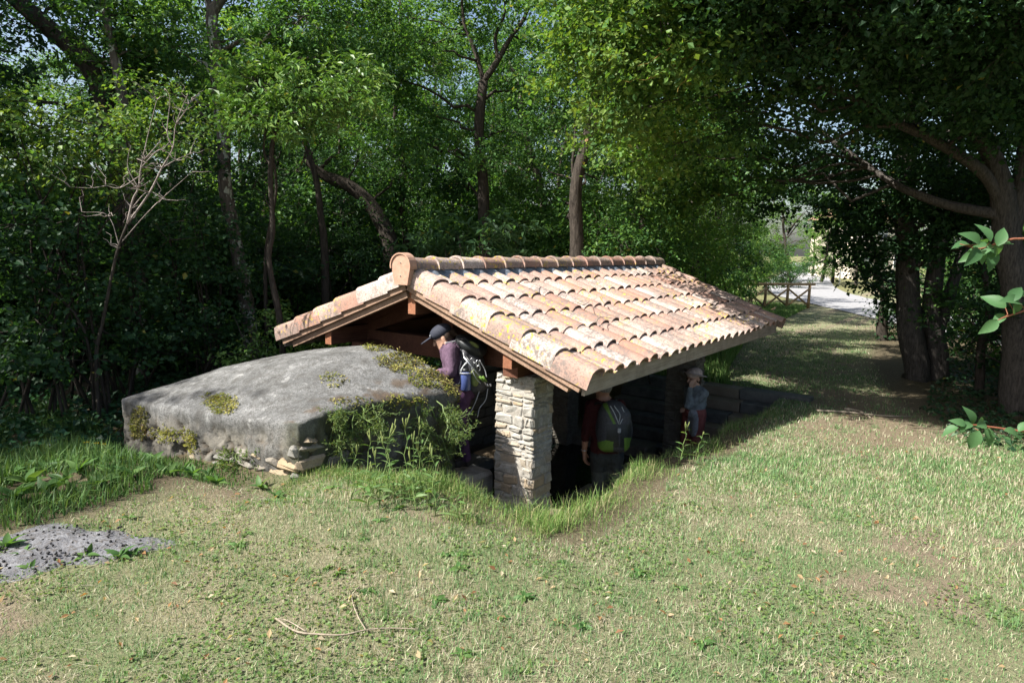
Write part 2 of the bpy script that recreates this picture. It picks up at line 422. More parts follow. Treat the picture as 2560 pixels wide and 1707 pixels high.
M['bark_lichen'] = bark_mat('bark_with_lichen', (.06, .05, .042), (.16, .135, .115), (.42, .44, .37))
M['bark_dead'] = bark_mat('bleached_dead_wood', (.17, .135, .115), (.36, .31, .28))
M['bark_yellow'] = bark_mat('lichened_twig', (.16, .11, .03), (.34, .25, .07))
M['stem_red'] = plain('red_stem', (.20, .075, .04), .6, .3)
M['stem_green'] = plain('green_stem', (.14, .20, .06), .6, .3)
M['twig'] = plain('dry_twig', (.24, .20, .15), .85, .2, .35, 60)
# cloth and kit
M['skin'] = plain('skin', (.46, .27, .19), .5, .4, .1, 12)
M['skin2'] = plain('skin_tan', (.40, .21, .14), .5, .4, .1, 12)
M['hair'] = plain('dark_brown_hair', (.045, .028, .02), .5, .4, .4, 90)
M['hair2'] = plain('grey_hair', (.20, .18, .17), .6, .3, .4, 90)
M['purple'] = plain('plum_fleece', (.105, .065, .098), .85, .15, .25, 40, .003)
M['purple2'] = plain('plum_leggings', (.07, .035, .075), .85, .15)
M['navy'] = plain('navy_cap_cloth', (.028, .031, .045), .75, .25, .2, 80)
M['black'] = plain('black_nylon', (.018, .02, .021), .45, .45, .3, 50, .002)
M['dgrey'] = plain('charcoal_nylon', (.05, .05, .056), .6, .35, .3, 50, .002)
M['lime'] = plain('lime_nylon', (.105, .19, .03), .55, .35, .15, 50)
M['olive'] = plain('olive_pocket', (.16, .19, .06), .7, .25)
M['strap'] = plain('pale_grey_strap', (.34, .35, .36), .6, .3)
M['maroon'] = plain('maroon_shirt', (.05, .012, .013), .8, .2, .25, 30, .003)
M['trouser'] = plain('dark_grey_trousers', (.045, .050, .050), .85, .15, .25, 20, .004)
M['trouser2'] = plain('grey_lower_leg_cloth', (.075, .085, .08), .85, .15, .25, 20, .004)
M['bluegrey'] = plain('blue_grey_jumper', (.165, .185, .195), .85, .15, .25, 25, .004)
M['red'] = plain('brick_red_trousers', (.19, .06, .052), .8, .2, .2, 25, .003)
M['greypanel'] = plain('grey_trouser_panel', (.24, .25, .265), .8, .2)
M['hat'] = plain('pale_pink_sun_hat', (.52, .42, .39), .85, .15)
M['boot'] = plain('dark_boot', (.03, .025, .022), .7, .3)
M['metal'] = plain('brushed_metal', (.55, .56, .58), .3, .5, .1, 60, 0, .9)
s = N('blue_bottle_plastic'); s.color((.06, .085, .22)); s.rough(.22, .5); M['bottle'] = s.m
s = N('pool_water'); s.color((.008, .014, .012)); s.rough(.03, .5)
v = s.pos(); s.bump(s.noise(v, 6, 2), .01, .25); M['water'] = s.m
s = N('window_glass'); s.color((.03, .04, .05)); s.rough(.05, .5); M['glass'] = s.m
M['plaster'] = plain('pale_house_wall', (.62, .54, .44), .9, .15, .12, 3)
M['white'] = plain('white_paint', (.78, .78, .76), .6, .3, .06)

# ------------------------------------------------------------------ the ground
FLOOR = -1.5
def yedge(x): return -2.36 + .055 * (np.asarray(x, float) + 1) + .06 * np.sin(np.asarray(x, float) * 2.3)
def land(x, y):
    x = np.asarray(x, float); y = np.asarray(y, float)
    z = -.6 * sstep(-2.5, 7.5, x) - .20 * sstep(.5, 2.4, y) * (1 - sstep(2.5, 6, x))
    P = xy0(x, y)
    z = z + (.05 * (vnoise(P, .55, 3) - .5) + .02 * (vnoise(P, 2.1, 5) - .5)) * np.clip(1.6 - np.hypot(x - 1, y) * .02, 0.2, 1)
    z = z - .14 * np.exp(-((x + 1.75) / .28) ** 2) * sstep(-1.0, -.5, y) * sstep(2.6, 2.0, y)
    z = z + 1.6 * sstep(5.5, 13, y) * sstep(26, 14, x) * .35      # the wood rises a little
    return z
def pitmask(x, y):
    x = np.asarray(x, float); y = np.asarray(y, float)
    nearx = -1.22 + .12 * np.sin(y * 3.1) + .25 * sstep(-1.9, -2.5, y)
    return sstep(0, .42, y - yedge(x)) * sstep(0, .34, x - nearx) * (1 - sstep(6.42, 6.5, x)) * (1 - sstep(1.86, 1.94, y))
def gz(x, y):
    m = pitmask(x, y); return land(x, y) * (1 - m) + FLOOR * m
def path_c(x): return np.interp(x, [3, 6, 8, 12, 20, 27], [-3.5, -2.5, -1.75, -.85, .0, .6])
def path_w(x, y):      # 1 on the mown track that runs past the house to the road
    return 1 - sstep(.95, 1.55, np.abs(y - path_c(x)) / (1 + .008 * np.maximum(x - 5, 0)))
def lawn_w(x, y):
    """1 where the grass is kept short"""
    a = sstep(-.15, -.5, y - yedge(x)) * (1 - sstep(4.6, 6.2, x)) * sstep(-8.5, -6.5, y)
    b = (1 - sstep(-1.7, -1.2, x)) * (1 - sstep(-.55, .1, y))
    return np.clip(np.maximum(np.maximum(a, b), path_w(x, y) * sstep(3, 5, x)), 0, 1)
def dry_w(x, y):
    P = xy0(x, y); return np.clip(sstep(.22, .80, .34 * vnoise(P, .8, 11) + .36 * vnoise(P, 2.9, 12) + .30 * vnoise(P, 7.5, 13)), 0, 1)
def worn_w(x, y):      # worn, thin spots in the turf
    P = xy0(x, y); return sstep(.60, .74, .5 * vnoise(P, 1.4, 51) + .3 * vnoise(P, 3.6, 52) + .2 * vnoise(P, 8, 53))
def soil_w(x, y):      # trodden bare soil where the track meets the house end
    P = xy0(x, y)
    e = np.exp(-(((x - 4.6) / 1.5) ** 2 + ((y + 3.3) / .8) ** 2)) + .8 * np.exp(-(((x - 7.0) / 1.0) ** 2 + ((y + 2.6) / .6) ** 2)) + .7 * np.exp(-(((x + 2.05) / .28) ** 2 + ((y + .45) / .30) ** 2))
    return np.clip(e * 1.5 * (.5 + vnoise(P, 1.9, 21)), 0, 1)
def axis(lo, hi, step, far0, far1):
    a = list(np.arange(lo, hi + 1e-6, step)); d = step; v = hi
    while v < far1: d *= 1.25; v += d; a.append(v)
    d = step; v = lo; b = []
    while v > far0: d *= 1.25; v -= d; b.append(v)
    return np.array(b[::-1] + a)
gx = axis(-5.2, 8.2, .075, -180, 330); gy = axis(-6.2, 3.2, .075, -230, 230)
GX, GY = np.meshgrid(gx, gy, indexing='ij'); GZ = gz(GX, GY)
V = np.stack([GX, GY, GZ], -1).reshape(-1, 3)
n0, n1 = GX.shape; I, J = np.meshgrid(np.arange(n0 - 1), np.arange(n1 - 1), indexing='ij')
Fq = np.stack([I * n1 + J, (I + 1) * n1 + J, (I + 1) * n1 + J + 1, I * n1 + J + 1], -1).reshape(-1, 4)
fx, fy = V[:, 0], V[:, 1]
dw = dry_w(fx, fy)[:, None]; lw = lawn_w(fx, fy)[:, None]; sw = soil_w(fx, fy)[:, None]; pm = pitmask(fx, fy)[:, None]
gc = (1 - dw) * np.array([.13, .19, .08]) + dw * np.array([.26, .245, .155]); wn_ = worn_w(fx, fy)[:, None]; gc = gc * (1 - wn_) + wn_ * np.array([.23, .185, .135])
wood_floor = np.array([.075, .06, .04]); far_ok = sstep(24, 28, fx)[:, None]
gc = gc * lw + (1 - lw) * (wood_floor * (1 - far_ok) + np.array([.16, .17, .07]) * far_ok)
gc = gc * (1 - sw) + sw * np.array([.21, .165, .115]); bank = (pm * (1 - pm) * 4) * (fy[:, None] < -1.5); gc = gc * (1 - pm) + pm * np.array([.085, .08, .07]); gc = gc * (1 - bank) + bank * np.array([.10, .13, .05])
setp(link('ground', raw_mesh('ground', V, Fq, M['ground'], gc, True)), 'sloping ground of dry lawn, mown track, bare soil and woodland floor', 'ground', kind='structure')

# road beyond the track, with its grassy far verge
def ribbon(name, centre, width, mat, lift, **kw):
    c = spline(centre, 60); t = np.gradient(c, axis=0); nrm = np.stack([-t[:, 1], t[:, 0]], 1); nrm /= np.linalg.norm(nrm, axis=1)[:, None]
    V = []
    for k in np.linspace(-.5, .5, 7):
        q = c[:, :2] + nrm * width * k; V.append(np.column_stack([q, land(q[:, 0], q[:, 1]) + lift + .03 * (1 - (2 * k) ** 2)]))
    V = np.stack(V, 1).reshape(-1, 3); I, J = np.meshgrid(np.arange(59), np.arange(6), indexing='ij')
    F = np.stack([I * 7 + J, (I + 1) * 7 + J, (I + 1) * 7 + J + 1, I * 7 + J + 1], -1).reshape(-1, 4)
    return setp(link(name, raw_mesh(name, V, F, mat, None, True)), **kw)
ribbon('road', [(2, -24, 0), (10, -13, 0), (19, -5.6, 0), (27.5, -.3, 0), (34, 3.4, 0), (45, 6.8, 0), (75, 13.2, 0), (150, 30, 0)], 4.4, M['asphalt'], .03, label='pale sunlit country road crossing the end of the grassy track', cat='road', kind='structure')

# ------------------------------------------------------------------ the pit of the wash house
rs = random.Random(5)
st = empty('stone_steps', (5.6, -1.0, FLOOR), label='grey stone steps climbing out of the wash house pit to the track', cat='steps')
for i in range(6):
    x0 = 4.98 + .25 * i; z1 = FLOOR + .162 * (i + 1)
    for k, (ya, yb) in enumerate(((-2.3, -1.35 + .1 * (i % 2)), (-1.34 + .1 * (i % 2), -.45 - .1 * (i % 3)), (-.44 - .1 * (i % 3), .7))):
        Vb, Fb = bevel_box(.30, yb - ya, .165, .012, rs, .006)
        o = link('step', raw_mesh('step', Vb, Fb, M['slab']), st, (x0 + .15 - 5.6, (ya + yb) / 2 + 1.0, z1 - .083 - FLOOR + rs.uniform(-.006, .006)))
mbk = MB().box((5.02, -2.28, FLOOR - .05), (6.5, .69, FLOOR + .10))
for i in range(1, 6): mbk.box((5.05 + .25 * i, -2.27, FLOOR + .101), (6.49 - .002 * i, .68, FLOOR + .162 * i - .02 + .0))
link('core', mbk.mesh('core', M['mortar']), st, (-5.6, 1.0, -FLOOR))
# left hand retaining wall of rubble courses
rw = empty('retaining_wall', (3.2, 1.9, FLOOR), label='dark rubble retaining wall along the woodland side of the pit', cat='wall')
link('core', MB().box((-2.6, .02, -.1), (3.25, .26, 1.22)).mesh('core', M['stone_shaded']), rw)
z = 0.0
proto_st = []
for k in range(10):
    Vb, Fb = bevel_box(1, 1, 1, .06, rs, .05); proto_st.append(raw_mesh('stone', Vb, Fb, M['stone_shaded']))
while z < 1.15:
    h = rs.uniform(.14, .2); x = -2.6
    while x < 3.2:
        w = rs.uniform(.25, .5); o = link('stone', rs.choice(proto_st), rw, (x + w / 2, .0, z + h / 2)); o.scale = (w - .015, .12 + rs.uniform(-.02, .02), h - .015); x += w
    z += h
for k in range(7):
    Vb, Fb = bevel_box(.83, .34, .08, .015, rs, .008); link('coping', raw_mesh('coping', Vb, Fb, M['slab']), rw, (-2.2 + k * .835, .1, 1.27 + rs.uniform(-.008, .008)))
# the washing pool: kerb slabs round dark water
pl = empty('washing_pool', (2.9, .3, FLOOR), label='sunken washing pool edged with grey stone slabs under the roof', cat='pool')
def slab(a, b, z0, z1, parent, name='kerb_slab', mat='slab', bev=.018, j=.008):
    a = np.array(a); b = np.array(b); c = (a + b) / 2
    Vb, Fb = bevel_box(b[0] - a[0], b[1] - a[1], z1 - z0, bev, rs, j)
    return link(name, raw_mesh(name, Vb, Fb, M[mat]), parent, (c[0] - parent.location.x, c[1] - parent.location.y, (z0 + z1) / 2 - parent.location.z))
PX0, PX1, PY0, PY1 = 1.15, 4.55, -.45, 1.05
for k in range(4):
    w = (PX1 - PX0) / 4; slab((PX0 + k * w + .006, PY0 - .34), (PX0 + (k + 1) * w - .006, PY0), FLOOR - .02, FLOOR + .17 + .01 * (k % 2), pl)
    slab((PX0 + k * w + .006, PY1), (PX0 + (k + 1) * w - .006, PY1 + .4), FLOOR - .02, FLOOR + .2, pl)
for k in range(2):
    w = (PY1 - PY0) / 2
    slab((PX1 + .006, PY0 + k * w + .006), (PX1 + .4, PY0 + (k + 1) * w - .006), FLOOR - .02, FLOOR + .23, pl)
    slab((PX0 - .36, PY0 + k * w + .006), (PX0 - .006, PY0 + (k + 1) * w - .006), FLOOR - .02, FLOOR + .19, pl)
link('water', MB().box((PX0 - 2.9, PY0 - .3, .012), (PX1 - 2.9, PY1 - .3, .07)).mesh('water', M['water']), pl)
# loose kerb stones by the near pillar and the ledge the bending walker stands on
LEDGE = float(at_d(1153, 1160, 6.4)[2]) - .045
lg = empty('stone_ledge', (.55, .2, FLOOR), label='rough block ledge behind the domed cistern', cat='ledge')
for a, b, z0, z1 in (((.08, -.70), (.60, .02), FLOOR, -1.12), ((.14, .03), (.68, .75), FLOOR, -1.1), ((.10, -.66), (.58, .0), -1.118, LEDGE), ((.16, .02), (.64, .7), -1.098, LEDGE + .004)):
    slab(a, b, z0, z1, lg, 'block', 'stone', .03, .02)
for k, (a, b, z0, z1, lab) in enumerate((((-.25, -1.15), (.20, -.72), FLOOR, -.62, 'squarish pale block at the corner of the domed cistern'), ((-.38, -1.62), (.18, -1.18), FLOOR, -1.02, 'low rough block in front of the near stone pillar'), ((-.62, -1.1), (-.30, -.74), FLOOR, -.93, 'small tilted block wedged beside the domed cistern wall'))):
    e = empty('stone_block', ((a[0] + b[0]) / 2, (a[1] + b[1]) / 2, z0), label=lab, cat='stone block')
    mid = z0 + (z1 - z0) * .52
    slab(a, b, z0, mid, e, 'stone', 'stone', .035, .025); slab((a[0] + .02, a[1] + .01), (b[0] - .03, b[1] - .02), mid + .005, z1, e, 'stone', 'stone', .035, .025)
for k, (p, q, lab) in enumerate((((1.0, -1.05, 0), (2.6, -1.48, 0), 'long pale kerb stone beside the near pillar'), ((.82, -.72, 0), (1.15, -.95, 0), 'short pale kerb stone behind the near pillar'), ((.30, -1.75, 0), (1.9, -1.72, 0), 'pale kerb slab at the foot of the grass bank'))):
    p = np.array(p); q = np.array(q); d = q - p; Lk = np.linalg.norm(d)
    Vb, Fb = bevel_box(Lk, .24, .2, .02, rs, .012); o = link('kerb_stone', raw_mesh('kerb_stone', Vb, Fb, M['stone']), None, (*((p + q)[:2] / 2), FLOOR + .1)); o.rotation_euler.z = math.atan2(d[1], d[0])
    setp(o, lab, 'kerb')

# ------------------------------------------------------------------ the wash house
TH = math.atan(.375); CT, ST = math.cos(TH), math.sin(TH)
LEN = 5.7; ZR = 1.352            # ridge of the plane on which the tiles lie
GAUGE = .348; NC = 6; NCOL = 23; VW = .19; CW = (LEN - 2 * VW) / NCOL
wh = empty('wash_house', (LEN / 2, 0, FLOOR), label='open wash house with low clay tiled roof on rubble stone pillars', cat='wash house')
WO = np.array([LEN / 2, 0, FLOOR])
def wpart(name, me, loc=(0, 0, 0), par=None, absolute=True):
    o = link(name, me, par or wh)
    o.location = Vector(loc) - Vector(WO) if absolute and (par is None or par is wh) else Vector(loc) - (Vector(WO) if absolute else Vector((0, 0, 0)))
    return o
def slope_pt(side, x, s_, h=0.0):      # side -1 = lawn side (y<0), +1 = wood side
    return np.array([x, side * (s_ * CT + h * ST), ZR - s_ * ST + h * CT])
def slope_mat(side, x, s_, h, tilt=0.0, rz=0.0):
    xd = np.array([-side, 0, 0.0]) ; yd = np.array([0, -side * CT, ST]); nd = np.cross(xd, yd)
    Rm = Matrix([[xd[i], yd[i], nd[i]] for i in range(3)]).to_4x4()
    return Matrix.Translation(Vector(slope_pt(side, x, s_, h) - WO)) @ Rm @ Matrix.Rotation(rz, 4, 'Z') @ Matrix.Rotation(-tilt, 4, 'X')
def shell(prof_low, prof_top, length, th):
    """tile from a lower and an upper cross profile (x,z), th thick"""
    a = np.array(prof_low); b = np.array(prof_top); n = len(a)
    def nrm(p):
        t = np.gradient(p, axis=0); q = np.stack([-t[:, 1], t[:, 0]], 1); return q / np.linalg.norm(q, axis=1)[:, None]
    V = []
    for p, y in ((a, 0), (b, length)):
        q = p - nrm(p) * th
        V += [(x, y, z) for x, z in p] + [(x, y, z) for x, z in q]
    F = []
    A, A2, B, B2 = 0, n, 2 * n, 3 * n
    for i in range(n - 1):
        F += [(A + i, A + i + 1, B + i + 1, B + i), (A2 + i + 1, A2 + i, B2 + i, B2 + i + 1), (A + i + 1, A + i, A2 + i, A2 + i + 1), (B + i, B + i + 1, B2 + i + 1, B2 + i)]
    F += [(A, B, B2, A2), (B + n - 1, A + n - 1, A2 + n - 1, B2 + n - 1)]
    return np.array(V), np.array(F)
def smooth_by_angle(me, deg=42):
    me.polygons.foreach_set('use_smooth', np.ones(len(me.polygons), bool))
    try: me.set_sharp_from_angle(angle=math.radians(deg))
    except Exception: pass
    return me
def field_profile(w, hgt, sc=1.0):
    a = np.linspace(math.pi, .12, 8); bx = .088 * sc
    p = [(bx + bx * math.cos(t), hgt * math.sin(t) ** .9) for t in a]
    return p + [(w * .92, .004), (w + .018, .02)]
rt = random.Random(9)
# roof: boarding under the tiles, both slopes
mb = MB()
for side in (-1, 1):
    for k in range(13):
        s0, s1 = .03 + k * .152, .03 + (k + 1) * .152 - .004
        p = [slope_pt(side, x, s_, h) for x in (.06, LEN - .06) for s_ in (s0, s1) for h in (-.045, -.02)]
        mb.add(p, [(0, 1, 3, 2), (4, 6, 7, 5), (0, 4, 5, 1), (2, 3, 7, 6), (0, 2, 6, 4), (1, 5, 7, 3)])
mb.V = [v - WO for v in mb.V]
roof = link('roof', mb.mesh('roof', M['timber']), wh)
tiles = []
for k in range(5):
    j = rt.uniform(-.006, .006)
    Vt, Ft = shell(field_profile(CW, .067 + j, 1.04), field_profile(CW, .058 + j, .95), .45, .013)
    tiles.append(smooth_by_angle(raw_mesh('roof_tile', Vt, Ft, M['tile'])))
TILT = .015 / GAUGE
for side in (-1, 1):
    for r in range(NC):
        for c in range(NCOL):
            x = VW + c * CW if side < 0 else LEN - VW - c * CW
            o = link('roof_tile', rt.choice(tiles), roof)
            o.matrix_local = slope_mat(side, x + rt.uniform(-.006, .006), GAUGE * (r + 1) + rt.uniform(-.012, .012), .020 + rt.uniform(-.001, .005), TILT, rt.uniform(-.012, .012))
# verge tiles: half barrel with a flange that laps down the gable
def verge_profile(sc, flip):
    p = [(-.012, -.105), (-.012, -.03), (-.004, .02)] + [(.10 - .104 * sc * math.cos(t), .018 + .052 * sc * math.sin(t)) for t in np.linspace(.35, math.pi * .92, 6)] + [(.20, .012)]
    return [(-x, z) for x, z in p][::-1] if flip else p
vmesh = {}
for flip in (0, 1):
    Vt, Ft = shell(verge_profile(1.04, flip), verge_profile(.93, flip), .43, .014); vmesh[flip] = smooth_by_angle(raw_mesh('verge_tile', Vt, Ft, M['tile']))
for side in (-1, 1):
    for gable in (0, 1):
        for r in range(NC):
            flip = (gable == 1) if side < 0 else (gable == 0)
            x = 0.0 if gable == 0 else LEN
            o = link('verge_tile', vmesh[int(flip)], roof)
            o.matrix_local = slope_mat(side, x, GAUGE * (r + 1) + (.02 if r == NC - 1 else 0) + rt.uniform(-.006, .006), .040 + rt.uniform(0, .004), TILT * 1.15, rt.uniform(-.006, .006))
# ridge tiles
def ridge_mesh(r0, r1, ln):
    a = np.linspace(math.pi * 1.04, -math.pi * .04, 11)
    def pf(r): return [(r * math.cos(t), r * .92 * math.sin(t)) for t in a]
    Vt, Ft = shell(pf(r0), pf(r1), ln, .015); return Vt, Ft
Vt, Ft = ridge_mesh(.112, .098, .40)
Vc, Fc = ridge_mesh(.121, .121, .035)
rm = MB(); rm.add(Vt, Ft); rm.add(Vc + np.array([0, -.004, 0]), Fc); rmesh = smooth_by_angle(rm.mesh('ridge_tile', M['tile']))
NR = 16; RG = (LEN + .0) / NR
for k in range(NR):
    o = link('ridge_tile', rmesh, roof)     # the collared end points to the lawn gable
    Rm = Matrix([[0, 1, 0], [-1, 0, 0], [0, 0, 1]]).to_4x4()
    o.matrix_local = Matrix.Translation(Vector(np.array([k * RG - .01, rt.uniform(-.004, .004), 1.425 + rt.uniform(-.003, .004)]) - WO)) @ Rm @ Matrix.Rotation(-.018, 4, 'X')
# keyhole shaped end cap on the near gable, plain on the far one
def cap_mesh():
    a = np.linspace(-.25, math.pi + .25, 16)
    pts = [(.118 * math.cos(t), .108 * math.sin(t) + .02) for t in a] + [(-.082, -.155), (.082, -.155)]
    n = len(pts); V = [(-.03, y, z) for y, z in pts] + [(.03, y, z) for y, z in pts]; mb = MB()
    mb.add(V, [(i, (i + 1) % n, n + (i + 1) % n, n + i) for i in range(n)])
    mb.add([V[i] for i in range(n)], [list(range(n))[::-1]]); mb.add([V[n + i] for i in range(n)], [list(range(n))])
    rim = [(-.042, y * 1.09, .02 + (z - .02) * 1.09) for y, z in pts[:16]]; rim2 = [(.05, y * 1.09, .02 + (z - .02) * 1.09) for y, z in pts[:16]]
    rin = [(-.042, y * .985, .02 + (z - .02) * .985) for y, z in pts[:16]]; rin2 = [(.05, y * .985, .02 + (z - .02) * .985) for y, z in pts[:16]]
    m = 16; W = rim + rim2 + rin + rin2
    mb.add(W, [f for i in range(m - 1) for f in ((i, i + 1, m + i + 1, m + i), (2 * m + i + 1, 2 * m + i, 3 * m + i, 3 * m + i + 1), (i + 1, i, 2 * m + i, 2 * m + i + 1), (m + i, m + i + 1, 3 * m + i + 1, 3 * m + i))])
    return mb.mesh('ridge_end_cap', M['terracotta'])
o = link('ridge_end_cap', cap_mesh(), roof); o.location = Vector(np.array([-.03, .0, 1.425]) - WO)
for dz in (.045, -.075): q = link('screw', MB().tube([(-.036, 0, dz), (-.029, 0, dz)], .006, 8).mesh('screw', M['metal']), roof); q.location = o.location
# pleated ridge membrane showing under the ridge tiles
for side in (-1, 1):
    xs = np.linspace(.06, LEN - .05, 24 * 8); ph = (xs - VW) / CW * 2 * math.pi
    wv = .004 + .026 * np.cos(ph - 2.0) + .006 * vnoise(np.stack([xs * 9, xs * 0, xs * 0], 1), 1.0, 4)
    V = np.concatenate([[slope_pt(side, x, .055, .085) for x in xs], [slope_pt(side, x, .125, .052 + w) for x, w in zip(xs, wv)], [slope_pt(side, x, .175 + .01 * math.sin(x * 31), .030 + w) for x, w in zip(xs, wv)]])
    n = len(xs); i = np.arange(n - 1)
    F = np.concatenate([np.stack([i, i + 1, n + i + 1, n + i], 1), np.stack([n + i, n + i + 1, 2 * n + i + 1, 2 * n + i], 1)])
    o = link('ridge_membrane', raw_mesh('ridge_membrane', V, F, M['membrane'], None, True), roof); o.location = Vector(-WO)
# fascia boards under the eaves, in two lengths each with a butt joint
for side in (-1, 1):
    sE = GAUGE * NC - .055
    for a, b in ((.05, 2.18), (2.186, LEN - .09)):
        pc = slope_pt(side, 0, sE, -.05); me = MB().box((a, -.013, -.098), (b, .013, .066)).mesh('fascia', M['fascia'])
        o = link('fascia', me, wh); o.location = Vector(np.array([0, pc[1], pc[2]]) - WO)
# verge battens under the flanges
for side in (-1, 1):
    for x in (.03, LEN - .03):
        me = MB().beam(slope_pt(side, x, .05, -.085), slope_pt(side, x, GAUGE * NC - .05, -.085), .035, .075, slope_pt(side, 0, 0, 1) - slope_pt(side, 0, 0, 0)).mesh('verge_batten', M['batten'])
        o = link('verge_batten', me, wh); o.location = Vector(-WO)
        me = MB().beam(slope_pt(side, x + (.045 if x < 1 else -.045), .09, -.155), slope_pt(side, x + (.045 if x < 1 else -.045), GAUGE * NC - .16, -.155), .05, .06, slope_pt(side, 0, 0, 1) - slope_pt(side, 0, 0, 0)).mesh('verge_rafter', M['batten'])
        o = link('verge_rafter', me, wh); o.location = Vector(-WO)
# rafters, purlins, trusses
for side in (-1, 1):
    for k in range(9):
        x = .62 + k * .56
        me = MB().beam(slope_pt(side, x, .08, -.092), slope_pt(side, x, GAUGE * NC - .10, -.092), .06, .085, slope_pt(side, 0, 0, 1) - slope_pt(side, 0, 0, 0)).mesh('rafter', M['timber'])
        o = link('rafter', me, wh); o.location = Vector(-WO)
def purlin(y, z, w, h):
    o = link('purlin', MB().box((.10, y - w / 2, z - h / 2), (LEN - .1, y + w / 2, z + h / 2)).mesh('purlin', M['timber']), wh); o.location = Vector(-WO)
    q = link('purlin_end', MB().box((.085, y - w / 2 - .001, z - h / 2 - .001), (.099, y + w / 2 + .001, z + h / 2 + .001)).mesh('purlin_end', M['orange_wood']), o)
for y in (-1.12, 1.2): purlin(y, ZR - abs(y) * .375 - .235, .09, .17)
purlin(0.0, ZR - .26, .09, .2)
for tx in (.66, 4.55):
    o = link('tie_beam', MB().box((tx - .07, -1.22, .50), (tx + .07, 1.22, .70)).mesh('tie_beam', M['timber']), wh); o.location = Vector(-WO)
    o = link('king_post', MB().box((tx - .06, -.07, .702), (tx + .06, .07, 1.0)).mesh('king_post', M['timber']), wh); o.location = Vector(-WO)
    for side in (-1, 1):
        o = link('principal_rafter', MB().beam((tx, side * 1.2, .735), (tx, side * .06, 1.10), .11, .15).mesh('principal_rafter', M['timber']), wh); o.location = Vector(-WO)
for y in (-1.0, 1.0):
    o = link('wall_plate', MB().box((.30, y - .08, .49), (5.0, y + .08, .60)).mesh('wall_plate', M['timber']), wh); o.location = Vector(-WO)
# pillars
def pillar(x0, x1, y0, y1, top, detailed):
    p = link('pillar', MB().box((x0 + .010, y0 + .010, FLOOR - .05), (x1 - .010, y1 - .010, top)).mesh('pillar', M['mortar' if detailed else 'stone_shaded']), wh); p.location = Vector(-WO)
    z = FLOOR; mbs = MB()
    rp = random.Random(int(x0 * 100 + y0 * 10))
    while z < top - .05:
        h = rp.choice((.035, .045, .06, .075, .095))
        if z + h > top - .03: h = top - z
        for face in range(4):      # -x, +y, +x, -y
            ln = (y1 - y0) if face in (0, 2) else (x1 - x0); t = 0.0
            while t < ln - .02:
                w = rp.choice((.055, .085, .12, .16, .22))
                if t + w > ln - .07: w = ln - t
                d = rp.uniform(.085, .11); pr = rp.uniform(-.009, .009)
                if face == 0: c = (x0 + d / 2 - pr, y0 + t + w / 2)
                elif face == 2: c = (x1 - d / 2 + pr, y0 + t + w / 2)
                elif face == 1: c = (x0 + t + w / 2, y1 - d / 2 + pr)
                else: c = (x0 + t + w / 2, y0 + d / 2 - pr)
                dx, dy = (d, w - .008) if face in (0, 2) else (w - .008, d)
                Vb, Fb = bevel_box(dx, dy, h - .004, min(.012, h * .25), rp, min(.010, h * .20))
                # slight course tilt
                Rz = rp.uniform(-.07, .07); Vb = Vb @ np.array(Matrix.Rotation(Rz, 3, 'X' if face in (0, 2) else 'Y')).T
                # end stones of a face belong to the corner: skip doubles on the side faces
                if detailed:
                    o = link('stone', raw_mesh('stone', Vb, Fb, M['stone']), p, (c[0], c[1], z + h / 2))
                else:
                    Vw = Vb + np.array([c[0], c[1], z + h / 2])
                    b0 = mbs.n; mbs.V.append(Vw); mbs.C.append(np.ones_like(Vw)); mbs.n += len(Vw)
                    for f in Fb: mbs.F.setdefault(f.shape[1], []).append(f + b0)
                t += w
        z += h
    if not detailed: setp(link('stone_facing', mbs.mesh('stone_facing', M['stone_shaded']), p), kind='stuff')
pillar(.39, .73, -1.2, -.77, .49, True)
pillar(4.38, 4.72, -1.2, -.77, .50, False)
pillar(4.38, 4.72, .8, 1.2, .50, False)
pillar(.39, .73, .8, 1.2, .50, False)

# ------------------------------------------------------------------ the domed cistern
tkF, tkL, tkR = np.array([-1.54, -.44]), np.array([-1.73, 1.84]), np.array([.0, -.70])
tkA = np.stack([tkL - tkF, tkR - tkF], 1); tkAi = np.linalg.inv(tkA)
def tank_st(x, y):
    q = np.stack([x - tkF[0], y - tkF[1]], -1) @ tkAi.T; return q[..., 1], 1 - q[..., 0]      # s front->back, t left->right
def tank_top(x, y):
    s_, t = tank_st(x, y); s_ = np.clip(s_, 0, 1); t = np.clip(t, 0, 1)
    # surface stretched between its four measured edges, slightly crowned
    fr = np.interp(t, [0, .44, .79, 1], [.21, .24, .29, .35]); bk = np.interp(t, np.linspace(0, 1, 41), _BK)
    le = np.interp(s_, [0, .3, .56, .84, 1], [.21, .30, .39, .445, .46]); ri = np.interp(s_, [0, .2, .45, .7, 1], [.35, .395, .40, .39, .36])
    bi = (1 - s_) * (1 - t) * .21 + (1 - s_) * t * .35 + s_ * (1 - t) * .46 + s_ * t * .36
    se = np.sin(s_ * math.pi / 2) * .35 + s_ * .65
    return (1 - se) * fr + se * bk + (1 - t) * le + t * ri - ((1 - se) * ((1 - t) * .21 + t * .35) + se * ((1 - t) * .46 + t * .36)) + .05 * np.sin(math.pi * s_) * np.sin(math.pi * t)
_BK = spline([(0, .46, 0), (.14, .53, 0), (.4, .64, 0), (.58, .68, 0), (.74, .64, 0), (.87, .54, 0), (.96, .44, 0), (1, .36, 0)], 300); _BK = np.interp(np.linspace(0, 1, 41), _BK[:, 0], _BK[:, 1])
hh = .022
lo = np.array([-2.0, -1.0, -1.62]); hi = np.array([.35, 2.05, .85]); nn_ = np.ceil((hi - lo) / hh).astype(int)
X = np.stack(np.meshgrid(*[lo[i] + hh * np.arange(nn_[i]) for i in range(3)], indexing='ij'), -1)
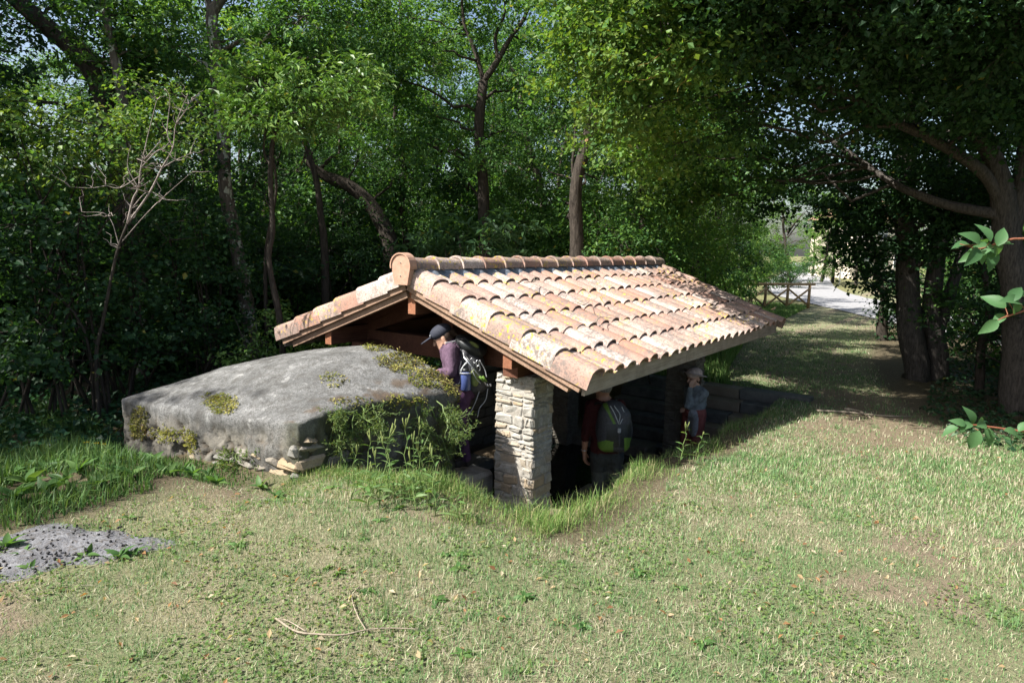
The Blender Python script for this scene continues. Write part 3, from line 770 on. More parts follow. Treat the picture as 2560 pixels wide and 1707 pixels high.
s_, t_ = tank_st(X[..., 0], X[..., 1]); l1 = np.linalg.norm(tkR - tkF); l2 = np.linalg.norm(tkL - tkF)
ds = np.maximum(-s_, s_ - 1) * l1 * .93; dt = np.maximum(-t_, t_ - 1) * l2 * .93
def smax(a, b, k):
    h = np.clip(.5 + .5 * (a - b) / k, 0, 1); return b * (1 - h) + a * h + k * h * (1 - h)
dtop = (X[..., 2] - tank_top(X[..., 0], X[..., 1])) * .88
Fd = smax(smax(ds, dt, .025), dtop, .022); Fd = np.maximum(Fd, -1.58 - X[..., 2])
V, Q = surface_nets(Fd, lo, hh); del X, Fd, ds, dt, dtop
def vnormals(V, Q):
    n = np.cross(V[Q[:, 2]] - V[Q[:, 0]], V[Q[:, 3]] - V[Q[:, 1]]); N_ = np.zeros_like(V)
    for k in range(4): np.add.at(N_, Q[:, k], n)
    return N_ / (np.linalg.norm(N_, axis=1)[:, None] + 1e-9)
NV = vnormals(V, Q); tt = tank_top(V[:, 0], V[:, 1])
low = (1 - sstep(.35, .75, NV[:, 2])) * sstep(.03, .20, tt - V[:, 2] + .10 * (fbm(V, 4, 3, 2) - .5))
sv0, tv0 = tank_st(V[:, 0], V[:, 1]); low = np.clip(low, 0, 1) * np.clip(sstep(.47, .60, fbm(V, 2.6, 3, 7) + .05 + .10 * sstep(.25, -.1, V[:, 2]) + .22 * sstep(.70, .95, tv0)) + .30, 0, 1)
Vd = V + .10 * (np.stack([fbm(V, 5, 3, 1), fbm(V, 5, 3, 2), fbm(V, 5, 3, 3)], 1) - .5)
f1, f2 = worley(Vd * np.array([1, 1, 1.6]), 3.1, 31); groove = 1 - sstep(.0, .07, f2 - f1)
V = V + NV * (low * (-.030 * groove - .036 * sstep(.49, .53, fbm(V, 4.2, 4, 41))) + (.022 * (fbm(V, 4, 4, 50) - .5)) + low * .030 * (fbm(V, 14, 4, 60) - .5))[:, None]
sv, tv = tank_st(V[:, 0], V[:, 1])
tc = np.zeros((len(V), 3))
tc[:, 0] = low * .75
tc[:, 1] = np.clip(sstep(.90, .99, tv) * (1 - sstep(.5, .9, NV[:, 2])) * (.35 + .75 * sstep(.35, .7, fbm(V, 3, 3, 77))), 0, .9)
tc[:, 2] = np.clip(low * groove * .8 + .8 * sstep(.86, .93, tv) * sstep(.45, .62, fbm(V, 9, 3, 90)) * sstep(.3, .7, NV[:, 2]), 0, .85)
tank = setp(link('domed_cistern', raw_mesh('domed_cistern', V, Q, M['tank'], tc, True)), 'low domed cistern of cracked grey cement with yellow moss', 'cistern')
TV, TN = V, vnormals(V, Q)
# rubble that shows where the render has broken away near the front corner
rq = random.Random(21)
for org, dr, ln, nrm, zt in ((tkF, tkL - tkF, 1.25, np.array([-1.0, -.08]), .20), (tkF, tkR - tkF, .55, np.array([-.17, -.98]), .26)):
    dr = dr / np.linalg.norm(dr); nrm = nrm / np.linalg.norm(nrm); z = -.26
    while z < zt:
        h = rq.choice((.07, .09, .12)); t = rq.uniform(-.02, .04)
        top = zt - .05 - .26 * min(1, t / ln)
        while t < ln:
            w = rq.uniform(.11, .30)
            if z + h < zt - .30 * (t / ln) + rq.uniform(-.05, .03):
                Vb, Fb = bevel_box(w - .012, .13, h - .012, .022, rq, .016); c = org + dr * (t + w / 2) - nrm * (.054 + rq.uniform(-.008, .010))
                o = link('stone', raw_mesh('stone', Vb, Fb, M['rubble']), tank, (c[0], c[1], z + h / 2)); o.rotation_euler = (0, rq.uniform(-.06, .06), math.atan2(dr[1], dr[0]) + rq.uniform(-.06, .06))
            t += w
        z += h

# ------------------------------------------------------------------ leaves, blades, branches
NR_ = np.random.default_rng(77)
def unit(v): return v / (np.linalg.norm(v, axis=-1, keepdims=True) + 1e-9)
def leaf_arrays(P, rng, L=.06, W=.5, nrm=None, upb=.6, drop=.25, col=None, dirs=None):
    """two-triangle folded leaves at P; returns V, F, vertex colours"""
    n = len(P); L = L * rng.uniform(.5, 1.45, n)
    nn = rng.normal(size=(n, 3)) * .75; nn[:, 2] = np.abs(nn[:, 2]) * .6 + upb
    if nrm is not None: nn = nn + nrm * .9
    nn = unit(nn)
    d = rng.normal(size=(n, 3)) if dirs is None else dirs + rng.normal(size=(n, 3)) * .35
    d[:, 2] -= drop; d = d - nn * (d * nn).sum(1, keepdims=True); d = unit(d); b = np.cross(nn, d)
    Lc = L[:, None]; w = (L * W * .5)[:, None]; f = nn * Lc * rng.uniform(.02, .16, n)[:, None]
    V = np.stack([P, P + d * Lc * .45 + b * w + f, P + d * Lc - nn * Lc * .12, P + d * Lc * .45 - b * w + f], 1).reshape(-1, 3)
    i = np.arange(n) * 4; F = np.concatenate([np.stack([i, i + 1, i + 2], 1), np.stack([i, i + 2, i + 3], 1)])
    return V, F, np.repeat(col, 4, axis=0)
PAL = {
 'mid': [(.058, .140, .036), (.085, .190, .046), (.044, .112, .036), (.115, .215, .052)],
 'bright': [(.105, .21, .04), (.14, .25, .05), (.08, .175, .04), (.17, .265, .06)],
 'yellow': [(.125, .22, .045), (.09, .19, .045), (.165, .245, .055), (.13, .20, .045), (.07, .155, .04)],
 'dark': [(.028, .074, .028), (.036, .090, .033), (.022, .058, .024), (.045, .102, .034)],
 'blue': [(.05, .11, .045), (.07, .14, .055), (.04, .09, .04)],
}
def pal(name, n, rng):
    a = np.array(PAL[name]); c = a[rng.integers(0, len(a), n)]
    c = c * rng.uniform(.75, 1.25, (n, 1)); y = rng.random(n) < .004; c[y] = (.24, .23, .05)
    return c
def clump_leaves(c, r, n, rng, L, W, palette, flat=.6, sub=42, sig=.13):
    m = max(4, int(n / (sub * 1.5))); d = unit(rng.normal(size=(m, 3))); rad = rng.random(m) ** .42
    S = np.asarray(c) + d * rad[:, None] * np.asarray(r)
    k = rng.integers(0, m, n); big = rng.uniform(.6, 1.35, m)[k][:, None]; ax_ = unit(d + rng.normal(size=(m, 3)) * .5)[k] * (rng.normal(size=n) * sig * 1.1)[:, None]; P = S[k] + (rng.normal(size=(n, 3)) * np.array([sig, sig, sig * flat]) * .72 + ax_ * np.array([1, 1, .7])) * big
    return leaf_arrays(P, rng, L, W, d[k] * .5, col=pal(palette, n, rng)), S
def wob(p, q, rng, n=6, amp=.08, sag=0):
    p = np.asarray(p, float); q = np.asarray(q, float); t = np.linspace(0, 1, n)[:, None]
    L = np.linalg.norm(q - p); o = rng.normal(size=(n, 3)) * amp * L * np.sin(t * math.pi); o[:, 2] += (sag * L * np.sin(t * math.pi))[:, 0]
    return p * (1 - t) + q * t + o
def tree(name, label, cat, trunks, clumps, rng, bark='bark', L=.06, W=.5, palette='mid', leafmat='leaf', group=None, base=None, connect=True, twigs=.5, flat=.6, sig=.13, sub=42, crown='crown', trunkname='trunk'):
    """trunks: list of (points, radii); clumps: list of (centre, radii, leaf count[, palette])"""
    base = np.asarray(trunks[0][0][0] if base is None else base, float)
    root = empty(name, base, label=label, cat=cat, group=group)
    mb = MB(); lf = MB(); allp = []
    for pts, rad in trunks:
        n = max(6, len(pts) * 4); p = spline(pts, n); r = np.interp(np.linspace(0, 1, n), np.linspace(0, 1, len(rad)), rad)
        p = p + (np.stack([vnoise(p + 9, 1.3, 1), vnoise(p + 5, 1.3, 2), np.full(n, .5)], 1) - .5) * r[:, None] * .9
        r = r * (1 + .18 * (vnoise(p, 5, 3) - .5)); mb.tube(p - base, r, 9 if rad[0] > .05 else 6); allp.append(np.column_stack([p, r]))
    allp = np.concatenate(allp)
    for cl in clumps:
        c, r, n = cl[:3]; pp = cl[3] if len(cl) > 3 else palette; c = np.asarray(c, float); r = np.broadcast_to(np.asarray(r, float), (3,))
        (Vl, Fl, Cl), S = clump_leaves(c, r, n, rng, L, W, pp, flat, sub, sig); lf.add(Vl - base, Fl, Cl)
        if connect:
            cand = allp[allp[:, 2] < c[2] + .3]; cand = cand if len(cand) else allp
            i = np.argmin(np.linalg.norm(cand[:, :3] - c, axis=1) + .35 * np.maximum(0, cand[:, 2] - c[2] + .6)); a = cand[i]
            br = min(a[3] * .55, .012 + .016 * np.linalg.norm(a[:3] - c)); p = wob(a[:3], c, rng, 7, .05, .03); mb.tube(p - base, np.linspace(br, br * .35, 7), 6)
        for s0 in S[rng.random(len(S)) < twigs]:
            p = wob(c + (s0 - c) * .05, s0, rng, 4, .06); mb.tube(p - base, np.linspace(.007, .002, 4), 4, cap=False)
    if mb.n: link(trunkname, mb.mesh(trunkname, M[bark], True), root)
    if lf.n: link(crown, lf.mesh(crown, M[leafmat], False, True), root)
    return root
def copy_tree(o, loc, rz, sc=1.0, parent=None, **kw):
    c = o.copy(); COL.objects.link(c); c.parent = parent
    if parent is None:
        c.location = loc; c.rotation_euler = (0, 0, rz); c.scale = sc if hasattr(sc, '__len__') else (sc,) * 3
        for k in ('label', 'group', 'category'):
            if k in kw: c[k] = kw[k]
    for ch in list(o.children): copy_tree(ch, None, 0, 1, c)
    return c
def ground_hit(px, py, zoff=0.0):
    d = ray(px, py); t = 1.0
    for _ in range(4000):
        p = CAM + d * t
        if p[2] < land(p[0], p[1]) + zoff: break
        t += .02
    return p
def pxpath(lst, dep):
    return [at_d(q[0], q[1], dep + (q[2] if len(q) > 2 else 0)) for q in lst]
def depth_of(p): return float((np.asarray(p) - CAM) @ _F)
def down(p): return np.array([p[0], p[1], land(p[0], p[1]) - .08])

# ------------------------------------------------------------------ the wood behind the house
rng = np.random.default_rng(2024)
def crown_clumps(top, spread, height, n, leaves, r=(.75, .75, .55), low=0.0):
    out = []
    for k in range(n):
        a = rng.uniform(0, 2 * math.pi); q = rng.random() ** .5 * spread; z = rng.uniform(low, height)
        sc = rng.uniform(.75, 1.25); out.append((np.asarray(top) + np.array([q * math.cos(a), q * math.sin(a), z]), np.array(r) * sc, int(leaves * sc ** 2)))
    return out
def px_clumps(lst, leaves=1500, r=.8):
    out = []
    for q in lst:
        px, py, dep = q[:3]; rr = (q[3] if len(q) > 3 else r); sc = rr / r
        c = (at_d(px, py, dep), np.array([rr, rr, rr * .75]), int(leaves * sc ** 2)); out.append(c + ((q[4],) if len(q) > 4 else ()))
    return out
# 1 lichened trunk
D1 = 9.6; t1 = pxpath([(632, 862), (603, 710), (589, 589), (566, 459), (559, 344), (543, 230), (536, 115), (526, 38), (560, -20), (620, -160), (640, -420)], D1); t1[0] = down(t1[0]); t1.insert(1, at_d(632, 850, D1))
f1_ = pxpath([(526, 38), (505, -60), (470, -260)], D1)
tree('lichened_tree', 'slender pale tree with lichen spotted trunk forking high up', 'tree', [(t1, [.15, .12, .105, .10, .095, .085, .085, .08, .075, .07, .05, .03]), (f1_, [.05, .04, .02])],
     px_clumps([(430, 120, 9.2), (640, 90, 9.8), (560, 190, 10.4, .6), (760, 40, 9.6), (500, -120, 9.8, 1.0), (700, -150, 10, 1.0), (330, 200, 9.4, .7), (840, 140, 10.2), (480, 300, 10.8, .7, 'dark'), (720, 200, 10.6, .8, 'dark')], 1500), rng, 'bark_lichen', .07, .52, 'mid', twigs=.3)
# 2 twisting sapling with bright leaves
D2 = 8.0; t2 = pxpath([(700, 800), (672, 650), (681, 574), (677, 421), (688, 325), (715, 240), (740, 170)], D2); t2.insert(0, down(t2[0]))
t2b = pxpath([(683, 420), (660, 380), (664, 300), (640, 250)], D2)
tree('sapling', 'young tree with thin twisting stem and bright glossy leaves', 'tree', [(t2, [.045, .04, .032, .03, .028, .024, .016, .008]), (t2b, [.018, .015, .010, .006])],
     px_clumps([(640, 200, 7.9, .42), (720, 180, 8.0, .45), (800, 240, 8.0, .45), (870, 230, 8.2, .42), (590, 260, 7.9, .4), (700, 290, 7.7, .42), (560, 190, 8.1, .3), (900, 190, 8.3, .35), (770, 310, 8.1, .35), (620, 300, 7.8, .3)], 560, .4), rng, 'bark', .085, .36, 'bright', 'leaf_gloss', sig=.09, sub=24)
# 3 bleached dead shrub
D3 = 6.6; dead = [pxpath([(240, 900), (258, 800), (290, 640), (318, 560)], D3), pxpath([(318, 560), (332, 500), (346, 470), (352, 420), (372, 330), (392, 250)], D3),
     pxpath([(318, 560), (372, 485), (405, 420), (432, 370), (440, 310), (470, 235)], D3), pxpath([(346, 470), (320, 420), (322, 380)], D3), pxpath([(360, 400), (395, 360), (402, 345)], D3), pxpath([(432, 370), (418, 330), (425, 250), (415, 225)], D3), pxpath([(440, 310), (462, 280), (472, 260)], D3),
     pxpath([(405, 420), (440, 400), (475, 385)], D3), pxpath([(352, 420), (390, 380), (408, 375)], D3), pxpath([(350, 440), (300, 470), (265, 465), (230, 470), (175, 468)], D3, ), pxpath([(330, 520), (370, 480), (415, 500)], D3), pxpath([(300, 620), (270, 540), (205, 530)], D3), pxpath([(300, 610), (380, 520), (480, 430)], D3 + .2)]
dead[0].insert(0, down(dead[0][0]))
rads = [[.022, .018, .016, .013, .011]] + [[.010, .009, .006, .004, .0022]] * 2 + [[.005, .0035, .0016]] * (len(dead) - 3)
dm = MB(); b0 = dead[0][0]
db_ = MB()
for i_, (p, r) in enumerate(zip(dead, rads)):
    q = spline(p, len(p) * 4); (db_ if i_ == 0 else dm).tube(q - b0, np.interp(np.linspace(0, 1, len(q)), np.linspace(0, 1, len(r)), r), 6)
for k in range(80):
    a = dead[int(rng.integers(1, len(dead)))]; i = int(rng.integers(0, len(a))); p = np.array(a[i]); d = rng.normal(size=3); d[2] = abs(d[2]) * .9; q = p + unit(d) * rng.uniform(.08, .26)
    dm.tube(wob(p, q, rng, 5, .08) - b0, np.linspace(.005, .0015, 5), 4, cap=False)
e = empty('dead_shrub', b0, label='bare bleached dead shrub with many forked twigs', cat='shrub'); link('branch', dm.mesh('branch', M['bark_dead'], True), e); link('trunk', db_.mesh('trunk', M['bark'], True), e)  # trunk in darker bark paints the shade at the shrub's foot
# 4 forked dark tree behind the ridge
D4 = 12.0; t4 = pxpath([(1216, 720), (1213, 563), (1203, 430), (1199, 326), (1209, 204)], D4); t4.insert(0, down(t4[0]))
tree('forked_tree', 'dark stemmed tree with a wide Y shaped fork above the ridge', 'tree', [(t4, [.14, .12, .10, .095, .09, .085]), (pxpath([(1209, 204), (1246, 151), (1278, 95), (1313, 41), (1345, -60)], D4), [.06, .05, .04, .03, .02]), (pxpath([(1246, 151), (1240, 90), (1262, 30), (1250, -60)], D4), [.04, .03, .02, .01]), (pxpath([(1209, 204), (1186, 122), (1160, 60), (1150, -60)], D4), [.05, .04, .03, .02])],
     px_clumps([(1060, 110, 11.5), (1150, 60, 12.5), (1000, 200, 12), (1080, 290, 12.5), (1260, -20, 12), (1180, -120, 12, 1.2), (1120, 380, 11.6, .8), (1000, 350, 12.5), (1300, 230, 13, .8), (1340, 120, 12.6, .7), (1260, 330, 13), (1150, 460, 13, .9, 'dark'), (930, 120, 12), (940, 20, 11.5)], 1500, .9), rng, 'bark', .068, .6, 'mid', twigs=.3)
# 5 tree with the pruned stub
D5 = 11.0; t5 = pxpath([(1441, 760), (1441, 624), (1443, 461), (1468, 367), (1486, 285), (1500, 180), (1512, 20), (1520, -150)], D5); t5.insert(0, down(t5[0]))
r5 = tree('pruned_tree', 'straight dark trunk with an orange pruning scar behind the roof', 'tree', [(t5, [.14, .115, .11, .10, .09, .085, .075, .06, .04]), (pxpath([(1443, 470), (1432, 420), (1440, 330), (1432, 240)], D5 + .1), [.035, .03, .022, .012])],
     px_clumps([(1400, 170, 11.5), (1380, 320, 12), (1330, 420, 12.5), (1500, 60, 11.5), (1420, 20, 11.5), (1540, -120, 11, 1.1), (1400, -140, 12, 1.1), (1390, 500, 13, .8), (1540, 420, 12.5, .8), (1480, 150, 10.5, .8), (1560, 220, 10.6, .8), (1520, 0, 11), (1600, 120, 11.5), (1640, 220, 12), (1560, 310, 12), (1450, 60, 10.4, .7), (1580, -80, 11.6), (1660, 60, 12.4)], 1500, .9) + [(np.array(q), np.array([.75, .75, .5]), 1500) for q in ((3.2, .3, 4.9), (4.2, .6, 4.7), (5.2, .9, 4.7), (6.0, 1.3, 4.7), (4.6, .2, 5.4), (5.6, .6, 5.6), (3.6, .8, 5.7), (6.7, .9, 5.3), (7.4, 1.4, 5.0), (4.0, -.3, 5.6))], rng, 'bark', .066, .55, 'mid')
c = at_d(1466, 352, D5) - _F * .085; o = link('pruning_scar', MB().tube([c + _F * .05 - t5[0], c + _F * .004 - _R * .012 - t5[0]], [.034, .030], 12).mesh('pruning_scar', M['rail_wood']), r5)
# 6 leaning dark trunk and other stems of the wood
def stem_tree(name, label, lst, dep, rad, clumps, bark='bark', palette='mid', L=.065, leaves=1300):
    p = pxpath(lst, dep); p.insert(0, down(p[0])); return tree(name, label, 'tree', [(p, rad)], px_clumps(clumps, leaves, .9), rng, bark, L, .55, palette)
stem_tree('leaning_tree', 'thick dark trunk leaning over towards the wood edge', [(985, 690), (972, 600), (940, 530), (880, 470), (815, 440), (760, 400)], 12.4, [.2, .18, .16, .14, .12, .10, .05], [(900, 400, 12.6), (780, 330, 12.5), (860, 280, 13), (1010, 440, 13.2), (740, 430, 13, .8, 'dark'), (930, 300, 13.5, 1.0)], 'bark', 'mid')
stem_tree('thin_tree', 'thin dark stem leaning left between the lichened and leaning trees', [(812, 640), (802, 540), (790, 450), (755, 330), (735, 270), (700, 120)], 10.6, [.07, .06, .05, .045, .04, .03, .02], [(700, 60, 10.6, .8), (800, 120, 11), (880, 60, 11), (790, -60, 11, 1.0), (860, 210, 11.4, .8)])
stem_tree('thin_tree', 'thin upright stem rising left of the forked tree', [(1020, 650), (1005, 520), (1012, 400), (990, 300), (1003, 160), (1000, 0)], 13.4, [.08, .07, .06, .055, .05, .04, .02], [(1020, 60, 13.2), (950, 220, 13.6), (1080, 180, 13.8), (1040, -90, 13.5, 1.2), (980, 420, 13.8, .9, 'dark')])
stem_tree('pale_tree', 'pale grey leaning stem seen between the forked and pruned trees', [(1365, 700), (1352, 480), (1330, 400), (1305, 290), (1300, 220), (1270, 150)], 14.5, [.11, .10, .09, .08, .07, .06, .03], [(1330, 180, 14.5, 1.0), (1240, 200, 15, 1.0), (1320, 330, 15, .9), (1400, 250, 15, 1.0), (1280, 60, 14.8, .9), (1230, 420, 15, 1.0)], 'bark_lichen')
stem_tree('leaning_tree', 'big dark bough slanting up and out at the left edge of the wood', [(330, 640), (300, 420), (255, 220), (195, 130), (120, 70), (20, -20), (-120, -110)], 9.4, [.2, .19, .18, .16, .14, .12, .1, .06], [(40, 60, 9, .5), (230, 40, 9.4, .5), (30, 300, 9, .5), (300, 100, 9.6, .7), (-60, -40, 9, 1.0), (300, 300, 9.8, .7), (200, -80, 9.4, .7), (-80, 230, 8.6, .8)], 'bark', 'dark', .07)
stem_tree('pale_tree', 'pale upright stem half hidden by brambles near the wood edge', [(345, 700), (325, 520), (318, 360), (305, 240), (285, 130), (262, 20)], 8.8, [.09, .08, .075, .07, .065, .055, .04], [(250, 30, 8.9, .6), (330, 40, 9, .7), (380, 120, 9.2, .7), (250, 160, 9, .6), (400, 220, 9.4, .6), (300, -80, 9, .9)], 'bark_lichen', 'mid', .07, 1200)
stem_tree('thin_tree', 'slim twin stem just right of the lichened trunk', [(668, 880), (664, 700), (668, 600), (690, 470), (676, 360)], 9.0, [.035, .03, .026, .022, .018, .012], [(690, 380, 9.4, .5, 'dark'), (640, 450, 9.8, .5, 'dark')])
# brambles and hanging growth at the left edge
def bush(name, label, cat, lst, dep, leaves, r, palette, L, W=.6, nst=9, mat='leaf', group=None, connect=False, sig=.13, flat=.6, bark='bark'):
    cl = px_clumps(lst, leaves, r); cen = np.mean([c[0] for c in cl], 0); b = down(at_d(lst[0][0], 900, dep)); b = down(np.array([cen[0], cen[1], 0]))
    tr = []
    for k in range(nst):
        c = cl[int(rng.integers(0, len(cl)))][0]; s0 = b + np.array([rng.normal() * .35, rng.normal() * .35, 0]); s0[2] = land(s0[0], s0[1]) - .05
        m = (s0 + c) / 2 + np.array([rng.normal() * .12, rng.normal() * .12, .25]); tr.append(([s0, m, c + rng.normal(size=3) * .15], [.018, .012, .004]))
    return tree(name, label, cat, tr, cl, rng, bark, L, W, palette, mat, group, b, connect, .5, flat, sig, crown='foliage', trunkname='stem')
bush('bramble', 'tall arching bramble with yellowish green leaves at wood edge', 'bramble', [(110, 330, 7.2), (220, 310, 7.3), (320, 370, 7.3), (60, 400, 7.1), (180, 420, 7.2), (280, 440, 7.4), (400, 330, 7.6), (360, 260, 7.8), (30, 300, 7.2)], 7.3, 700, .5, 'yellow', .05, .75, 16)
bush('bramble', 'dark tangle of climbing leaves and hanging stems at the wood edge', 'bramble', [(40, 560, 6.6), (140, 560, 6.9), (60, 700, 6.4), (190, 690, 7.0), (260, 600, 7.4), (330, 690, 7.5), (110, 820, 6.4), (420, 600, 7.8), (240, 820, 6.8), (-60, 640, 6.2), (-60, 450, 6.4), (160, 900, 6.6), (40, 900, 6.0), (330, 800, 7.4), (90, 640, 7.4), (230, 720, 7.8)], 7, 480, .55, 'dark', .06, .8, 12)
bush('bramble', 'dark leafy tangle between the dead shrub and lichened trunk', 'bramble', [(430, 760, 8.2), (500, 680, 8.6), (480, 840, 7.9), (560, 820, 8.6), (380, 560, 8.4), (520, 540, 9), (450, 430, 9), (400, 880, 7.6), (600, 700, 9.2), (560, 600, 9.6), (470, 600, 9.2)], 8.4, 480, .55, 'dark', .06, .8, 12)
bush('understory_shrub', 'low glossy shrub behind the back of the cistern', 'shrub', [(660, 860, 8.0), (740, 850, 8.0), (830, 860, 8.1), (600, 890, 7.8), (910, 850, 8.4), (700, 800, 8.3, .25)], 8, 380, .3, 'bright', .055, .5, 10, 'leaf_gloss', sig=.09)
bush('understory_shrub', 'leafy shrub seen under the roof through the near gable', 'shrub', [(1020, 850, 10.2), (1100, 830, 10.4), (960, 840, 10), (1180, 850, 10.6), (1240, 900, 11), (1060, 900, 10.2)], 10, 420, .45, 'mid', .065, .5, 8)
bush('understory_shrub', 'shrub with big divided leaves just above the ridge', 'shrub', [(1130, 590, 10.6), (1220, 570, 10.6), (1190, 620, 10.3), (1080, 610, 10.8), (1290, 610, 11)], 10.6, 200, .45, 'blue', .14, .38, 7, 'leaf', flat=.4)
bush('understory_shrub', 'dark shrub at the foot of the leaning trunk behind the roof', 'shrub', [(820, 620, 11.6), (900, 660, 11.4), (760, 560, 12), (700, 640, 11), (960, 620, 12), (860, 540, 12.4), (780, 700, 10.8), (640, 560, 11.2)], 11.5, 700, .75, 'dark', .065, .55, 10)
bush('understory_shrub', 'dark shrub between forked and pruned trees behind the roof', 'shrub', [(1050, 560, 13), (1120, 520, 13.4), (1300, 560, 13.2), (1380, 600, 12.8), (1240, 500, 13.6), (1000, 500, 13.4), (1320, 480, 14)], 13, 800, .85, 'mid', .065, .55, 10)
# leafy bushes beside the track, past the house
for k, (lst, dep, lab, pl_) in enumerate((
    ([(1500, 560, 12), (1560, 600, 12), (1500, 640, 11.6), (1600, 540, 12.6), (1640, 620, 12)], 12, 'rounded bush right behind the far end of the ridge', 'mid'),
    ([(1680, 560, 13.5), (1740, 620, 13), (1700, 660, 12.6), (1780, 560, 14), (1660, 480, 14)], 13.4, 'sunlit bush overhanging the far eave corner', 'bright'),
    ([(1730, 640, 15.5), (1700, 690, 14), (1760, 570, 16), (1730, 700, 14.6), (1780, 600, 17.5)], 15.5, 'pale green bush beside the wooden fence', 'bright'),
    ([(1870, 560, 26), (1910, 630, 28), (1880, 680, 27), (1930, 690, 28), (1840, 520, 25), (1900, 520, 27), (1850, 630, 25)], 20, 'bush standing where the track reaches the road', 'mid'),
    ([(1600, 460, 15), (1700, 430, 15.5), (1780, 480, 16.5), (1850, 460, 18), (1560, 380, 15)], 16, 'tall bush rising above the roof side hedge', 'bright'))):
    bush('hedge_bush', lab, 'bush', lst, dep, 1500, .95, pl_, .062, .55, 9, sig=.16)
stem_tree('hedge_tree', 'leafy tree rising from the hedge behind the far ridge end', [(1600, 640), (1610, 500), (1590, 380), (1600, 260)], 14.6, [.12, .10, .09, .07, .03], [(1560, 300, 14.5, 1.0), (1640, 260, 14.8, 1.0), (1600, 170, 14.6, 1.1), (1540, 200, 14.2, .9), (1680, 350, 15, .9), (1590, 400, 14.6, .9)], 'bark', 'bright', .075, 1300)
stem_tree('hedge_tree', 'leafy tree in the hedge above the far eave corner', [(1740, 660), (1735, 520), (1750, 400), (1740, 280)], 16.6, [.12, .10, .09, .07, .03], [(1700, 300, 16.4, 1.1), (1790, 330, 16.8, 1.1), (1740, 210, 16.6, 1.2), (1820, 240, 17.2, 1.1), (1760, 420, 16.8, 1.0), (1850, 360, 18, 1.0)], 'bark', 'mid', .08, 1300)
# ---- background trees: four prototypes, then copies
def proto(seed, h, spread, n, leaves, palette, L):
    global rng
    keep = rng; rng = np.random.default_rng(seed)
    base = np.zeros(3); top = np.array([rng.normal() * .4, rng.normal() * .4, h * .85])
    tr = [([base + (0, 0, -.1), (top * .3) + rng.normal(size=3) * .1, top * .65 + rng.normal(size=3) * .15, top], [.2, .16, .11, .04])]
    for k in range(5):
        a = rng.uniform(0, 6.28); z = rng.uniform(.25, .6) * h; p = top * (z / (h * .85)); q = p + np.array([math.cos(a) * spread * .7, math.sin(a) * spread * .7, h * .22]); tr.append(([p, (p + q) / 2 + (0, 0, .1), q], [.08, .055, .02]))
    cl = crown_clumps((top[0] * .5, top[1] * .5, h * .12), spread, h * .95, n, leaves, (1.1, 1.1, .8))
    t = tree('woodland_tree', 'leafy tree in the wood behind the house', 'tree', tr, cl, rng, 'bark', L, .6, palette, 'leaf', 'trees of the wood behind', base, True, .12, .6, .2)
    rng = keep; return t
protos = [proto(1, 10, 2.6, 26, 620, 'mid', .12), proto(2, 8.5, 2.2, 22, 620, 'dark', .11), proto(3, 11, 2.8, 28, 620, 'bright', .12)]
used = [0, 0, 0]
rb = random.Random(31)
spots = []
for px, dep, k in ((-380, 11, 1), (-190, 14, 0), (420, 14.5, 1), (560, 18, 2), (680, 15.5, 1), (800, 19, 0), (920, 16.5, 1), (1010, 21, 2), (1120, 17.5, 1), (1230, 23, 0), (1400, 18, 1), (1480, 23, 0), (1580, 20, 2), (1660, 25, 0), (1750, 23, 2), (300, 22, 0), (700, 26, 2), (1830, 30, 2),
                   (-560, 14, 2), (1500, 31, 1), (230, 34, 1), (380, 27, 0), (520, 29, 2), (620, 24, 0), (850, 27, 2), (960, 31, 0), (1090, 27, 2), (1190, 30, 0), (1320, 28, 2), (1420, 31, 0), (100, 26, 2), (760, 33, 0), (1620, 34, 2)):
    p = at_d(px, 700, dep); spots.append((p[0], p[1], k, 'leafy tree in the wood behind the house', 'trees of the wood behind'))
for x, y, k in ((9.5, -8.5, 1), (13, -8.0, 0), (17, -9, 1), (21, -8.5, 2), (8.0, -11.5, 0), (14, -13, 2), (26, -10, 0), (12.0, -6.6, 1)):
    spots.append((x, y, k, 'dense tree in the dark belt right of the track', 'trees right of the track'))
for x, y, k in ((*at_d(1985, 600, 47)[:2], 2), (*at_d(2062, 600, 52)[:2], 2), (*at_d(2150, 600, 46)[:2], 0), (*at_d(1900, 600, 52)[:2], 2), (42, -1.5, 2), (44, -6, 0), (46, 16, 2), (52, 6, 0), (58, 20, 2), (60, -4, 2), (40, 16, 0), (64, 10, 0), (50, -16, 0), (72, 0, 2), (70, 26, 0)):
    spots.append((x, y, k, 'sunlit tree on the far side of the road', 'trees beyond the road'))
for x, y, k in ((-7.3, 5.0, 1), (-7.0, 2.6, 1), (-6.0, 7.2, 1), (-3.6, 8.6, 0), (-10, 6.5, 2), (-4.1, 6.7, 1), (-2.4, 7.9, 0), (-.9, 9.4, 1), (-8.6, 5.6, 1)):
    spots.append((x, y, k, 'leafy tree on the near left edge of the wood', 'trees left of the lawn'))
for x, y, k, lab, g in spots:
    z = float(land(x, y)) - .05; sc = rb.uniform(.85, 1.15); lab = ('mid green ', 'dark leaved ', 'pale green ')[k] + lab
    if g == 'trees left of the lawn': sc = .9 if y > 6 else .55 if y > 4 else .46
    if g == 'trees of the wood behind': sc *= .74
    if g == 'trees beyond the road': sc *= .62
    if used[k] == 0 and g == 'trees of the wood behind':
        o = protos[k]; o['label'] = lab; o.location = (x, y, z); o.rotation_euler.z = rb.uniform(0, 6.28); o.scale = (sc,) * 3; used[k] = 1
    else:
        copy_tree(protos[k], (x, y, z), rb.uniform(0, 6.28), sc, label=lab, group=g)
